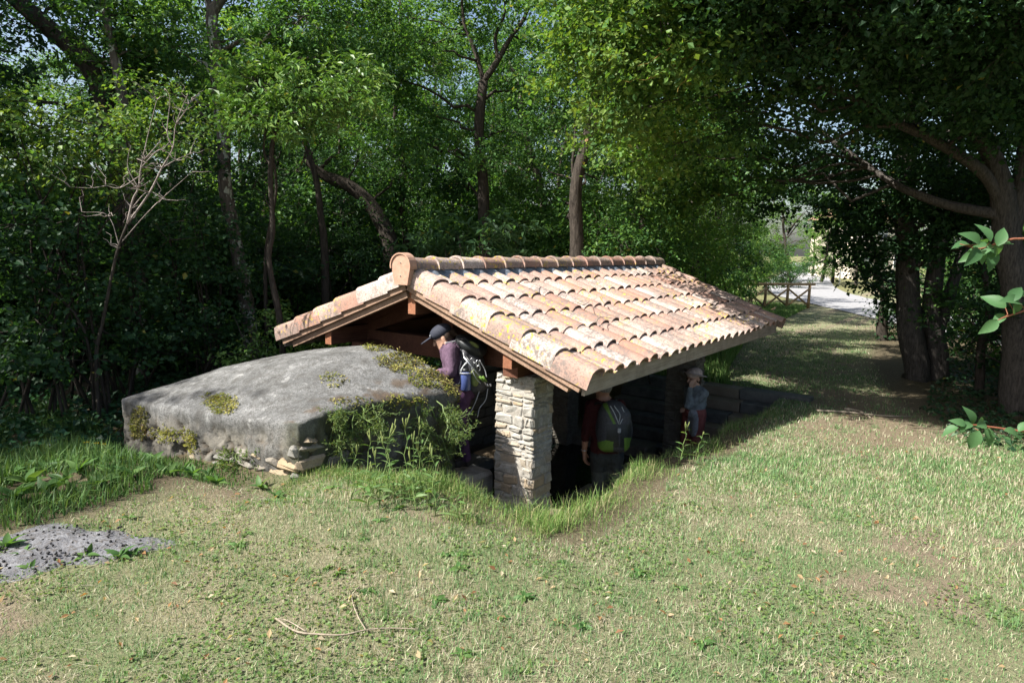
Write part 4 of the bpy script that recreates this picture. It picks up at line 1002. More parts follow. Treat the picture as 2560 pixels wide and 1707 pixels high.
# thickets that close the wood low down
def proto_bush(seed, palette, L):
    r0 = np.random.default_rng(seed); cl = [(np.array([r0.normal() * .8, r0.normal() * .8, r0.uniform(.3, 2.4)]), np.array([.7, .7, .55]) * r0.uniform(.8, 1.2), 420) for _ in range(13)]
    tr = [([np.array([r0.normal() * .2, r0.normal() * .2, -.1]), c[0] * .5, c[0]], [.03, .02, .006]) for c in cl[:8]]
    return tree('thicket', 'dense thicket filling the floor of the wood', 'thicket', tr, cl, r0, 'bark', L, .6, palette, 'leaf', 'thickets in the wood', np.zeros(3), False, .4, .6, .17, crown='foliage', trunkname='stem')
pb = [proto_bush(11, 'dark', .085), proto_bush(12, 'mid', .085)]; ub = [0, 0]
bs = []
for px, dep in ((-300, 8.5), (-120, 9.5), (40, 10.5), (170, 9.6), (300, 11), (430, 10.4), (540, 11.6), (650, 12.6), (760, 13.6), (880, 14.2), (1000, 15), (1110, 14.6), (1230, 15.4), (1350, 15.2), (1450, 14.6), (1540, 15.6), (1640, 17.5), (1680, 20), (1740, 25), (100, 13), (360, 14), (600, 16), (820, 17), (1060, 18), (1290, 19), (1500, 20), (-200, 12), (1830, 36), (1660, 24), (700, 20), (1150, 22), (20, 8.8), (150, 11.4), (260, 9.9), (370, 12), (480, 12.4), (590, 13.6), (700, 15), (850, 15.8), (950, 17.5), (1040, 16.4), (1180, 17.4), (1300, 17), (1420, 17.8), (230, 16), (520, 18.5), (770, 22), (920, 24), (1250, 26), (1400, 24)):
    p = at_d(px, 750, dep); bs.append((p[0], p[1], 'dense thicket filling the floor of the wood', 'thickets in the wood'))
for x, y in ((8.4, -5.9), (10.4, -5.6), (12.6, -5.0), (14.5, -4.0), (17.5, -3.7), (21.0, -3.5), (9.2, -7.6), (11.5, -8.2), (7.0, -6.9), (14, -7.4), (17.5, -7), (24.5, -5.2), (6.4, -8.6)):
    bs.append((x, y, 'shady thicket under the trees right of the track', 'thickets right of the track'))
for x, y in ((41, -3), (37.5, 14), (44, 17), (38, -9), (48, 10), (40, 6.5), (52, 16)):
    bs.append((x, y, 'sunlit bush on the far verge of the road', 'bushes beyond the road'))
for i, (x, y, lab, g) in enumerate(bs):
    k = i % 2; z = float(land(x, y)); sc = rb.uniform(.85, 1.25) * (1.3 if g == 'thickets in the wood' and (np.array([x, y]) - CAM[:2]) @ _F[:2] > 13.5 else 1); lab = ('dark leaved ', 'mid green ')[k] + lab
    if not ub[k]: pb[k]['label'] = lab; pb[k].location = (x, y, z); pb[k].scale = (sc,) * 3; ub[k] = 1
    else: copy_tree(pb[k], (x, y, z), rb.uniform(0, 6.28), sc, label=lab, group=g)
# ------------------------------------------------------------------ the big trees right of the track
gR1 = ground_hit(2545, 1035); dR = depth_of(gR1)
T = pxpath([(2545, 1030), (2538, 850), (2530, 650), (2518, 540), (2475, 388), (2427, 306), (2395, 180), (2370, 20), (2350, -250)], dR); T.insert(0, gR1 - (0, 0, .1))
lim1 = pxpath([(2520, 560), (2496, 537), (2373, 514, .3), (2271, 478, .6), (2210, 441, 1.0), (2088, 359, 1.5), (2014, 302, 1.8), (1900, 260, 2.0)], dR)
lim2 = pxpath([(2518, 530), (2500, 502), (2447, 424, -.1), (2337, 351, -.3), (2251, 310, -.5), (2129, 245, -.8), (1950, 190, -1.0), (1760, 160, -1.2), (1600, 180, -1.2)], dR)
lim3 = pxpath([(2530, 600), (2560, 420), (2600, 200), (2640, -50)], dR)
lim4 = pxpath([(2427, 306), (2380, 180, -1), (2330, 60, -2.0), (2250, -80, -2.6)], dR)
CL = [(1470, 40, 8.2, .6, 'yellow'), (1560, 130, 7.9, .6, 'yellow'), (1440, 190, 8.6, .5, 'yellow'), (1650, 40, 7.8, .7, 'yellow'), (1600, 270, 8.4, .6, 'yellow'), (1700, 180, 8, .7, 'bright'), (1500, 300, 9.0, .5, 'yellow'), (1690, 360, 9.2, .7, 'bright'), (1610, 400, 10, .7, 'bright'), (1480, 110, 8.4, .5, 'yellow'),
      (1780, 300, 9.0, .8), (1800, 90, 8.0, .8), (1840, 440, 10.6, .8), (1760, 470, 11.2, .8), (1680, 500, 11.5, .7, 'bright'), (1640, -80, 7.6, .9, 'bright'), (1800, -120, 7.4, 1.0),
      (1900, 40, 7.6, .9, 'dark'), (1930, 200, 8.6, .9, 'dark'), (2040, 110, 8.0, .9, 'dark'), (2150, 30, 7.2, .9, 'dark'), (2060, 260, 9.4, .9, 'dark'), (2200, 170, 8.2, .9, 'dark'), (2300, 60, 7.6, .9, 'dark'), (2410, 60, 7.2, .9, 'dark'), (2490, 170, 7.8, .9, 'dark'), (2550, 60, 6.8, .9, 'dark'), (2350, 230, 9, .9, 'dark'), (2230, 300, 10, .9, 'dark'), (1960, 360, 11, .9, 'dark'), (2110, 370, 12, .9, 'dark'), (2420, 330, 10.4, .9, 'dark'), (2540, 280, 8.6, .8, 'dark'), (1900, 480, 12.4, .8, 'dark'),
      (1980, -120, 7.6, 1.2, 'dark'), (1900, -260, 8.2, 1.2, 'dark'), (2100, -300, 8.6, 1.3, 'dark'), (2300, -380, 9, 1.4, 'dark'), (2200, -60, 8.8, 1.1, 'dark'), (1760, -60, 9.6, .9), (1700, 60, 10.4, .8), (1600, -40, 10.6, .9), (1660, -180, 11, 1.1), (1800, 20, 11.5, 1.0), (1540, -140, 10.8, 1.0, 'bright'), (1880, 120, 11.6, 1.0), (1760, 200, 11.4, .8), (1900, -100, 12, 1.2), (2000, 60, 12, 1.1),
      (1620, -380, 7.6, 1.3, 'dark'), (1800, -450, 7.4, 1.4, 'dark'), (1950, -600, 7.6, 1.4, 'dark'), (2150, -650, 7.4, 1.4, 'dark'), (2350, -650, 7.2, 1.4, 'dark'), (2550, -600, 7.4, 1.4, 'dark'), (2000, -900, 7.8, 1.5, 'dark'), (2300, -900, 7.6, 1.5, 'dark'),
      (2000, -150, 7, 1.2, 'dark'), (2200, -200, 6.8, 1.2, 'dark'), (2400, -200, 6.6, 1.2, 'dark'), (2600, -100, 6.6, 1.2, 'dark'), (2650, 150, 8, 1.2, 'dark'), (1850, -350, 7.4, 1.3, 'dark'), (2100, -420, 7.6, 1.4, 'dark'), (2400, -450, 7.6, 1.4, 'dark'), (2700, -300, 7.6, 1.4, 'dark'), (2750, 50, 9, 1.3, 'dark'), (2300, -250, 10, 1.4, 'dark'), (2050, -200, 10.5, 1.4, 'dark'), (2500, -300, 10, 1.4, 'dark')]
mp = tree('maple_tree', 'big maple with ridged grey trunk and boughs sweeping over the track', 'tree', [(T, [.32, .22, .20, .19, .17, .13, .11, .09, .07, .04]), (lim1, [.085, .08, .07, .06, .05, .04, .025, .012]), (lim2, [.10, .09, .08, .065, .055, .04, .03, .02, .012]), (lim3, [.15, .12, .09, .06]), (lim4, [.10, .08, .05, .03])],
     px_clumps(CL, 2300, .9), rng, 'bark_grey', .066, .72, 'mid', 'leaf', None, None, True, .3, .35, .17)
lb = MB()      # lichened outer boughs hanging in the light
for lst, r0 in (([(1960, -60, 8), (1780, 0, 7.8), (1760, 60, 7.7), (1735, 130, 7.7), (1700, 150, 7.7)], .018), ([(1755, 70, 7.7), (1742, 140, 7.6), (1720, 190, 7.6), (1690, 230, 7.5)], .010), ([(1840, 40, 7.8), (1825, -40, 7.8), (1822, 50, 7.6), (1808, 62, 7.6)], .012), ([(1735, 130, 7.7), (1700, 110, 7.6), (1660, 130, 7.6), (1600, 165, 7.5)], .009), ([(1700, 150, 7.7), (1640, 190, 7.6), (1560, 205, 7.6)], .007)):
    q = spline([at_d(*p) for p in lst], 16); q = q + rng.normal(size=q.shape) * .012; lb.tube(q - T[0], np.linspace(r0, r0 * .35, 16), 6)
link('lichened_bough', lb.mesh('lichened_bough', M['bark_yellow'], True), mp)
g2 = ground_hit(2290, 948); d2 = depth_of(g2)
Ta = pxpath([(2292, 946), (2282, 800), (2272, 640), (2262, 500), (2275, 350), (2300, 150), (2310, -100)], d2); Ta.insert(0, g2 - (0, 0, .1))
Tb = pxpath([(2345, 950, .05), (2345, 860), (2335, 780), (2340, 690), (2350, 500), (2390, 250), (2420, 0)], d2)
Tc = pxpath([(2345, 850), (2368, 760), (2390, 690), (2430, 560), (2470, 380)], d2)
tree('twin_stemmed_tree', 'dark twin stemmed tree standing in shade beside the track', 'tree', [(Ta, [.32, .22, .20, .19, .18, .15, .10, .05]), (Tb, [.20, .17, .16, .15, .13, .10, .05]), (Tc, [.12, .11, .10, .08, .04])],
     px_clumps([(2080, 520, 13.5, .7), (2140, 580, 13, .7), (2170, 480, 13, .9), (2200, 640, 12.6, .6), (2250, 420, 12.5, 1.0), (2350, 420, 12.5, 1.0), (2060, 440, 14.5, .9), (2120, 660, 13.4, .5), (2300, 250, 13, 1.2), (2450, 300, 13.4, 1.2), (2180, 200, 13.5, 1.2), (2350, 50, 13.5, 1.4), (1980, 420, 15, .9), (2560, 450, 13, 1.1), (2560, 200, 13.5, 1.3), (2230, 740, 12.8, .5), (2180, 720, 13.4, .45), (2240, 520, 11.4, .6), (2310, 560, 11.2, .6), (2280, 450, 11, .7), (2400, 520, 10.8, .7), (2440, 620, 10.4, .5), (2380, 620, 11, .5), (2170, 560, 12.4, .6), (2470, 480, 10.2, .6)], 1500, .9), rng, 'bark_grey', .085, .7, 'dark', 'leaf', None, None, True, .3, .45, .15)
for lst, rad, lab in (([(2445, 985), (2452, 880), (2475, 780), (2462, 690), (2440, 620), (2400, 500)], [.09, .075, .07, .06, .05, .04, .02], 'thin bent stem between the twin stemmed tree and the maple'), ([(2208, 850), (2206, 790), (2210, 740), (2190, 650), (2170, 560)], [.19, .15, .13, .10, .06, .03], 'short ivy clad trunk at the edge of the track')):
    g = ground_hit(*lst[0]); dd = depth_of(g); p = pxpath(lst, dd); p.insert(0, g - (0, 0, .08)); cl = px_clumps([(lst[-1][0], lst[-1][1], dd, .6), (lst[-1][0] + 40, lst[-1][1] + 60, dd, .5), (lst[-1][0] + 60, lst[-1][1] - 50, dd, .6)], 900, .6)
    if 'ivy' in lab: cl += px_clumps([(2215, 780, dd - .1, .3), (2235, 830, dd, .35), (2250, 700, dd, .5), (2200, 860, dd, .2)], 600, .4)
    tree('small_tree', lab, 'tree', [(p, rad)], cl, rng, 'bark', .08, .65, 'dark', 'leaf_gloss')

# ------------------------------------------------------------------ far things: fence, house, post
gf = [ground_hit(x, 772) for x in (1932, 1975, 2020)]
fb = gf[2]; fdir = unit((gf[0] - gf[2]) * np.array([1, 1, 0]))
fe = empty('rail_fence', fb, label='rustic pole fence with X braces where the track meets the road', cat='fence')
FH = .95; sp = float(np.linalg.norm((gf[1] - gf[2])[:2]))
for k in range(4):
    b = fdir * sp * k; link('post', MB().tube([b + (0, 0, -.2), b + (0, 0, FH * .5), b + (0, 0, FH)], [.06, .057, .055], 8).mesh('post', M['rail_wood'], True), fe)
    if k < 3:
        c = fdir * sp * (k + 1)
        for z0, z1 in ((.14, FH - .12), (FH - .12, .14)):
            off = _F * (.03 if z0 < z1 else -.03); link('brace', MB().tube([b + off + (0, 0, z0), c + off + (0, 0, z1)], .04, 8).mesh('brace', M['rail_wood'], True), fe)
link('top_rail', MB().tube([-fdir * .25 + (0, 0, FH + .045), fdir * (sp * 3 + .3) + (0, 0, FH + .045)], [.055, .05], 8).mesh('top_rail', M['rail_wood'], True), fe)
o = setp(link('fallen_rail', MB().tube([(0, 0, 0), (1.3, .2, .02)], [.06, .05], 8).mesh('fallen_rail', M['rail_wood'], True), None, ground_hit(1930, 780) + (0, 0, .05)), 'grey fallen rail lying at the foot of the pole fence', 'rail')
hc = at_d(2215, 560, 62); hb = empty('stone_house', (hc[0], hc[1], land(hc[0], hc[1])), label='pale stone house glimpsed through leaves beyond the road', cat='house')
hb.rotation_euler.z = YAW + .25
link('wall', MB().box((0, -3.0, -.2), (6, 3.0, 5.4)).mesh('wall', M['plaster']), hb)
rf = MB(); rf.add([(-.4, -3.4, 5.3), (6.4, -3.4, 5.3), (6.4, 3.4, 5.3), (-.4, 3.4, 5.3), (-.4, 0, 7.0), (6.4, 0, 7.0)], [(0, 1, 5, 4), (2, 3, 4, 5), (0, 3, 2, 1)]); rf.add([(-.4, -3.4, 5.3), (-.4, 0, 7.0), (-.4, 3.4, 5.3), (6.4, -3.4, 5.3), (6.4, 3.4, 5.3), (6.4, 0, 7.0)], [(0, 1, 2), (3, 4, 5)])
link('roof', rf.mesh('roof', M['terracotta']), hb)
for y in (-1.7, .2, 1.9):
    for z in (1.0, 3.4):
        w = link('window', MB().box((-.03, y - .5, z), (.02, y + .5, z + 1.3)).mesh('window', M['white']), hb)
        for dy in (-.47, .03):
            for dz in (.05, .69): link('pane', MB().box((-.05, y + dy, z + dz), (-.031, y + dy + .44, z + dz + .56)).mesh('pane', M['glass']), w)
c = ground_hit(2098, 712); setp(link('marker_post', MB().tube([(0, 0, -.1), (0, 0, .7), (0, 0, 1.0), (0, 0, 1.02)], [.06, .06, .05, .02], 10).mesh('marker_post', M['white'], True), None, c), 'white marker post standing on the road verge', 'post')

# ------------------------------------------------------------------ grass
rg = np.random.default_rng(5)
def in_view(P, mx=1.22, my=1.15):
    u, v, w = to_px(P); return (w > .3) & (np.abs(u - 1280) < 1280 * mx) & (np.abs(v - 853) < 853 * my)
def blades(P, H, W, rng, lean=.5, col=None, curve=.5, dirs=None):
    n = len(P); a = rng.uniform(0, 2 * math.pi, n); d = np.stack([np.cos(a), np.sin(a), np.zeros(n)], 1) if dirs is None else unit(dirs + rng.normal(size=(n, 3)) * np.array([.5, .5, 0]))
    b = np.stack([-d[:, 1], d[:, 0], np.zeros(n)], 1); yaw = rng.uniform(-.9, .9, n)[:, None]; b = unit(b * np.cos(yaw) + d * np.sin(yaw))
    le = np.abs(rng.normal(size=n)) * lean; H = np.asarray(H)[:, None]; w = np.asarray(W)[:, None]; up = np.array([0, 0, 1.0])
    k = np.clip(le, 0, 1.5)[:, None]; m = P + H * .5 * (up * np.cos(k * .6) + d * np.sin(k * .6)); k2 = np.clip(k * (1 + curve), 0, 1.9); t = m + H * .5 * (up * np.cos(k2) + d * np.sin(k2))
    V = np.stack([P - b * w * .5, P + b * w * .5, m + b * w * .42, m - b * w * .42, t], 1).reshape(-1, 3)
    i = np.arange(n) * 5; return V, np.stack([i, i + 1, i + 2, i + 3], 1), np.stack([i + 3, i + 2, i + 4], 1), np.repeat(col, 5, axis=0)
def grass_obj(name, label, sets):
    V, Q, T3, C = [], [], [], []; n = 0
    for v, q, t, c in sets: V.append(v); Q.append(q + n); T3.append(t + n); C.append(c); n += len(v)
    return setp(link(name, raw_mesh(name, np.concatenate(V), [np.concatenate(Q), np.concatenate(T3)], M['grass'], np.concatenate(C), False)), label, 'grass', kind='stuff')
def quads_only(b): return b
def short_blades(P, H, W, rng, lean, col):
    n = len(P); a = rng.uniform(0, 2 * math.pi, n); d = np.stack([np.cos(a), np.sin(a), np.zeros(n)], 1); yw = a + math.pi / 2 + rng.uniform(-.9, .9, n); b = np.stack([np.cos(yw), np.sin(yw), np.zeros(n)], 1) * W[:, None] * .5
    k = np.clip(np.abs(rng.normal(size=n)) * lean, 0, 1.45)[:, None]; t = P + H[:, None] * (np.array([0, 0, 1.0]) * np.cos(k) + d * np.sin(k))
    V = np.stack([P - b, P + b, t + b * .35, t - b * .35], 1).reshape(-1, 3); i = np.arange(n) * 4
    return V, np.stack([i, i + 1, i + 2, i + 3], 1), np.zeros((0, 3), int), np.repeat(col, 4, axis=0)
def polar(n, r0, r1, scale, half=.86):
    r = rg.uniform(0, 1, n * 4) * (r1 - r0) + r0; keep = rg.random(n * 4) < np.exp(-r / scale) * r / (scale * .37); r = r[keep][:n]
    a = YAW + rg.uniform(-half, half, len(r)); return CAM[0] + r * np.cos(a), CAM[1] + r * np.sin(a), r
G_GREEN = np.array([[.10, .195, .07], [.14, .24, .09], [.08, .165, .06], [.20, .28, .125]])
G_DRY = np.array([[.38, .345, .245], [.46, .42, .31], [.31, .265, .185], [.38, .385, .25], [.26, .285, .15]])
def gcol(x, y, extra=0.0):
    n = len(x); dw = dry_w(x, y) * .52 + .05 + extra; m = rg.random(n) < dw
    c = G_GREEN[rg.integers(0, 4, n)].copy(); c[m] = G_DRY[rg.integers(0, 5, m.sum())]
    return c * rg.uniform(.8, 1.2, (n, 1))
x, y, r = polar(620000, 1.7, 27, 4.4)
P = np.stack([x, y, gz(x, y) - .004], 1); lw = lawn_w(x, y) * (1 - .85 * soil_w(x, y)) * (1 - .6 * worn_w(x, y)); ash_c = at_z(150, 1372, 0)[:2]; ASH = np.stack([_R[:2] / .42, _F[:2] / .28], 0)
def ash_d(x, y): return np.linalg.norm((np.stack([x, y], -1) - ash_c) @ ASH.T, axis=-1) + .5 * (vnoise(xy0(x, y), 4.5, 91) - .5)
ashd = ash_d(x, y)
ok = in_view(P) & (rg.random(len(x)) < lw) & (ashd > .55 + .75 * rg.random(len(x))) & (pitmask(x, y) < .15); P = P[ok]; r = r[ok]
far = np.clip(r / 4, 1, 5)
H = rg.uniform(.010, .031, len(P)) * (.7 + .8 * vnoise(P, 1.7, 61)) * np.clip(far, 1, 1.6); Wd = rg.uniform(.0028, .0055, len(P)) * far
S1 = short_blades(P, H, Wd, rg, 1.0, gcol(P[:, 0], P[:, 1]))
# clover and other small lawn herbs
x, y, r = polar(60000, 1.7, 11, 3.6); P = np.stack([x, y, gz(x, y) + .012], 1)
ok = in_view(P) & (lawn_w(x, y) > .5) & (vnoise(P, 1.5, 71) * .6 + vnoise(P, 4.5, 72) * .4 > .50) & (soil_w(x, y) < .4); P = P[ok]
x, y, r = polar(15000, 1.7, 10, 3.2); P0 = np.stack([x, y, gz(x, y) + .008], 1); ok = in_view(P0) & (lawn_w(x, y) > .5) & (pitmask(x, y) < .1) & (vnoise(P0, 1.1, 33) * .5 + vnoise(P0, 3.4, 34) * .5 > .47); P0 = P0[ok]
S2 = blades(P0, rg.uniform(.05, .11, len(P0)), rg.uniform(.0014, .0026, len(P0)), rg, .1, (np.array([.40, .36, .27]) * rg.uniform(.7, 1.3, (len(P0), 1))), .2)
S2 = (S2[0] * 1.0, *S2[1:]); fl_ = S2[0].reshape(-1, 5, 3); a_ = rg.uniform(0, 6.28, len(P0)); hgt = fl_[:, :, 2] - P0[:, None, 2]; fl_[:, :, 0] += hgt * np.cos(a_)[:, None] * .95; fl_[:, :, 1] += hgt * np.sin(a_)[:, None] * .95; fl_[:, :, 2] = P0[:, None, 2] + hgt * .10
x, y, r = polar(420, 1.7, 11, 3.6); k_ = np.repeat(np.arange(len(x)), 26); tx_ = x[k_] + rg.normal(size=len(k_)) * .022; ty_ = y[k_] + rg.normal(size=len(k_)) * .022; P0 = np.stack([tx_, ty_, gz(tx_, ty_) - .004], 1); ok = in_view(P0) & (lawn_w(tx_, ty_) > .5) & (pitmask(tx_, ty_) < .1) & (ash_d(tx_, ty_) > 1.1); P0 = P0[ok]; sz = rg.uniform(.5, 1.3, 420)[k_[ok]]
S3 = blades(P0, rg.uniform(.035, .085, len(P0)) * sz, rg.uniform(.0022, .004, len(P0)), rg, .75, G_GREEN[rg.integers(0, 4, len(P0))] * rg.uniform(.75, 1.2, (len(P0), 1)), .8)
grass_obj('lawn_grass', 'short dry lawn grass, straw coloured with green patches', [S1, S2, S3])
cc = np.array([[.09, .16, .045], [.12, .19, .055], [.15, .21, .065]])[rg.integers(0, 3, len(P))]
V, F, C = leaf_arrays(P, rg, .016, .9, None, 1.3, 0, cc); setp(link('lawn_clover', raw_mesh('lawn_clover', V, F, M['leaf'], C)), 'small clover leaves scattered through the lawn', 'clover', kind='stuff')
# dead leaves and chips on the lawn
x, y, r = polar(1500, 1.8, 12, 3.5); P = np.stack([x, y, gz(x, y) + .016], 1); ok = in_view(P) & (lawn_w(x, y) > .4); P = P[ok]
cc = np.array([[.36, .20, .10], [.42, .30, .17], [.50, .42, .30], [.26, .13, .07], [.46, .36, .22]])[rg.integers(0, 5, len(P))]
V, F, C = leaf_arrays(P, rg, .032, .5, None, 1.0, 0, cc); setp(link('leaf_litter', raw_mesh('leaf_litter', V, F, M['leaf'], C)), 'dry brown leaves and chips strewn over the lawn', 'leaf litter', kind='stuff')
# long fringe round the rim of the pit, verge along the track, rank grass by the cistern
def fringe(n, fx, fy, h0, h1, w, col, lean=.45, bunch=0):
    x, y = fx(n), fy
    return x
sets = []
n = 17000; tx = rg.uniform(-1.3, 5.2, n); off = rg.normal(size=n) * .15 + .04; y = yedge(tx) + off; P = np.stack([tx, y, gz(tx, y) - .01], 1)
bn = vnoise(P, 2.6, 81); keep = rg.random(n) < .24 + 1.0 * sstep(.45, .7, bn) * (1 - .75 * sstep(2.2, 3.6, tx)); P = P[keep]; bn = bn[keep]
cg = np.array([[.12, .22, .05], [.17, .28, .07], [.09, .17, .045], [.24, .30, .10]])[rg.integers(0, 4, len(P))]; dm_ = rg.random(len(P)) < .13; cg[dm_] = (.44, .38, .22)
sets.append(blades(P, rg.uniform(.03, .15, len(P)) * (.4 + 1.0 * bn), rg.uniform(.002, .004, len(P)), rg, .8, cg * rg.uniform(.8, 1.2, (len(P), 1)), .8))
n = 17000; y = rg.uniform(-2.5, -.35, n); x = -1.32 + .12 * np.sin(y * 3.1) + .25 * sstep(-1.9, -2.5, y) + rg.normal(size=n) * .17; P = np.stack([x, y, gz(x, y) - .01], 1); bn = vnoise(P, 3.0, 83)
keep = (rg.random(n) < .25 + .95 * sstep(.42, .7, bn)); P = P[keep]; bn = bn[keep]; cg = np.array([[.12, .22, .05], [.17, .28, .07], [.09, .17, .045], [.24, .30, .10]])[rg.integers(0, 4, len(P))]; dm_ = rg.random(len(P)) < .12; cg[dm_] = (.42, .37, .2)
sets.append(blades(P, rg.uniform(.03, .16, len(P)) * (.4 + .9 * bn) * (1 - .45 * sstep(-1.5, -.8, P[:, 1])), rg.uniform(.002, .004, len(P)), rg, .8, cg * rg.uniform(.8, 1.2, (len(P), 1)), .8))
grass_obj('rim_grass', 'bright green long grass fringing the rim of the pit', sets)
sets = []
n = 42000; x = rg.uniform(6.2, 26, n) ; u_ = rg.uniform(0, 1, n); pc = path_c(x)
y = pc + 1.25 * (1 + .008 * (x - 5)) + np.abs(rg.normal(size=n)) * 1.3; P = np.stack([x, y, gz(x, y) - .01], 1); r = np.linalg.norm(P - CAM, axis=1); ok = in_view(P) & (y < 6); P = P[ok]; r = r[ok]; bn = vnoise(P, .9, 85)
cg = np.array([[.10, .20, .05], [.14, .25, .065], [.075, .15, .04], [.22, .28, .10]])[rg.integers(0, 4, len(P))]
sets.append(blades(P, rg.uniform(.10, .36, len(P)) * (.4 + .9 * bn) * (1 - .45 * sstep(14, 20, P[:, 0])), .0032 * np.clip(r / 4, 1, 6), rg, .4, cg * rg.uniform(.75, 1.2, (len(P), 1)), .7))
grass_obj('verge_grass', 'tall soft green grass along the left verge of the track', sets)
sets = []
n = 26000; x = rg.uniform(-4.0, -1.6, n); y = rg.uniform(-.1, 4.0, n); P = np.stack([x, y, gz(x, y) - .01], 1); bn = vnoise(P, 1.8, 87); ashd = ash_d(x, y)
s_, t_ = tank_st(x, y); keep = in_view(P) & (ashd > 1) & (bn > .35) & ~((s_ > -.02) & (t_ > 0)) & (soil_w(x, y) < .5); P = P[keep]; bn = bn[keep]
cg = np.array([[.07, .15, .04], [.10, .19, .05], [.055, .115, .035], [.13, .20, .06]])[rg.integers(0, 4, len(P))]
sets.append(blades(P, rg.uniform(.06, .22, len(P)) * (.5 + .8 * bn) * (1 - .6 * sstep(-2.35, -1.95, P[:, 0]) * sstep(2.3, 1.8, P[:, 1])), rg.uniform(.005, .010, len(P)), rg, .6, cg * rg.uniform(.8, 1.2, (len(P), 1)), .9))
grass_obj('weedy_grass', 'rank weedy grass left of the domed cistern', sets)
# ivy and low ground cover on the wood floor
n = 26000; x = rg.uniform(-3.6, 4.5, n); y = rg.uniform(1.9, 8.0, n); P = np.stack([x, y, gz(x, y) + rg.uniform(.02, .16, n)], 1); bn = vnoise(P, 1.1, 89); ok = in_view(P) & (bn > .3) & ((x < -.6) | (y > 2.2)); P = P[ok]
V, F, C = leaf_arrays(P, rg, .06, .85, None, 1.2, .1, pal('dark', len(P), rg) * np.array([.9, 1.05, 1.15])); setp(link('ivy', raw_mesh('ivy', V, F, M['leaf_gloss'], C)), 'dark ivy carpeting the floor of the wood', 'ivy', kind='stuff')
n = 9000; x = rg.uniform(4.5, 14, n); y = rg.uniform(-8, -3.7, n); P = np.stack([x, y, gz(x, y) + rg.uniform(.01, .12, n)], 1); ok = in_view(P) & (path_w(x, y) < .3) & (soil_w(x, y) < .3); P = P[ok]
V, F, C = leaf_arrays(P, rg, .07, .7, None, 1.0, .1, pal('dark', len(P), rg)); setp(link('ground_ivy', raw_mesh('ground_ivy', V, F, M['leaf_gloss'], C)), 'low dark ground cover under the maple', 'ground cover', kind='stuff')

# ------------------------------------------------------------------ ash patch
a = np.linspace(0, 2 * math.pi, 40, endpoint=False); rr = np.linspace(0, 1, 9); V = []
for q in rr:
    for t in a:
        w = 1 + .22 * math.sin(3 * t + 1) + .12 * math.sin(7 * t); dq = (_R * .47 * math.cos(t) + _F * .32 * math.sin(t)) * q * w; px_ = ash_c[0] + dq[0]; py_ = ash_c[1] + dq[1]; V.append((px_, py_, float(gz(px_, py_)) - .004 + .035 * (1 - q ** 2) * (.5 + float(vnoise(np.array([[px_, py_, 0]]), 5, 9)[0]))))
n = 40; F = [(i * n + j, i * n + (j + 1) % n, (i + 1) * n + (j + 1) % n, (i + 1) * n + j) for i in range(8) for j in range(n)]
e = empty('ash_patch', (*ash_c, float(gz(*ash_c))), label='old bonfire patch of grey ash and charcoal on the lawn', cat='ash'); V = np.array(V) - np.array(e.location)
link('ash', raw_mesh('ash', V, np.array(F), M['ash'], None, True), e); cm = MB()
for k in range(170):
    t = rg.uniform(0, 6.28); q = rg.random() ** .5 * .95; p = _R * .44 * q * math.cos(t) + _F * .31 * q * math.sin(t); p[2] = float(gz(*(p[:2] + ash_c))) - e.location.z + .03 * (1 - q * q) + .012
    Vb, Fb = bevel_box(*(rg.uniform(.005, .015, 3)), .003); ang = Matrix.Rotation(rg.uniform(0, 3), 3, 'Z') @ Matrix.Rotation(rg.uniform(0, 1), 3, 'X'); Vb = Vb @ np.array(ang).T + p
    b0 = cm.n; cm.V.append(Vb); cm.C.append(np.ones_like(Vb)); cm.n += len(Vb)
    for f in Fb: cm.F.setdefault(f.shape[1], []).append(f + b0)
setp(link('charcoal', cm.mesh('charcoal', M['charcoal']), e), kind='stuff')

# ------------------------------------------------------------------ moss and hanging plants on the cistern
u, v, w = to_px(TV); facing = ((CAM - TV) * TN).sum(1) > 0
mossP = []
for px, py, rx, ry, den in ((1005, 903, 62, 26, .8), (1075, 945, 56, 26, .7), (940, 870, 38, 9, .6), (1130, 975, 24, 12, .8), (558, 1012, 34, 24, 1.0), (520, 1000, 10, 18, .5), (350, 1060, 22, 45, .9), (430, 1085, 60, 16, .6), (480, 1105, 14, 30, .6), (1010, 1000, 60, 14, .5), (880, 1005, 60, 10, .35), (830, 950, 36, 22, .25), (1148, 1010, 10, 40, .6)):
    m = facing & (((u - px) / rx) ** 2 + ((v - py) / ry) ** 2 < 1.0 + .9 * (fbm(TV, 9, 2, 5) - .5)) & (NR_.random(len(TV)) < den); mossP.append(np.where(m)[0])
mi_ = np.unique(np.concatenate(mossP)); mi_ = np.repeat(mi_, 9); Pm = TV[mi_] + NR_.normal(size=(len(mi_), 3)) * .012 - TN[mi_] * .004
mc = np.array([[.22, .21, .045], [.15, .165, .03], [.29, .27, .09], [.10, .095, .03], [.16, .11, .045]]); patch = (vnoise(Pm, 6, 3) * 4.99).astype(int); mcol = mc[np.where(NR_.random(len(Pm)) < .6, patch, NR_.integers(0, 5, len(Pm)))]
Vm, Fm, Cm = leaf_arrays(Pm, NR_, .022, .45, TN[mi_] * 1.2, .5, -.4, mcol, TN[mi_] * .8); setp(link('moss', raw_mesh('moss', Vm, Fm, M['moss'], Cm), tank), kind='stuff')
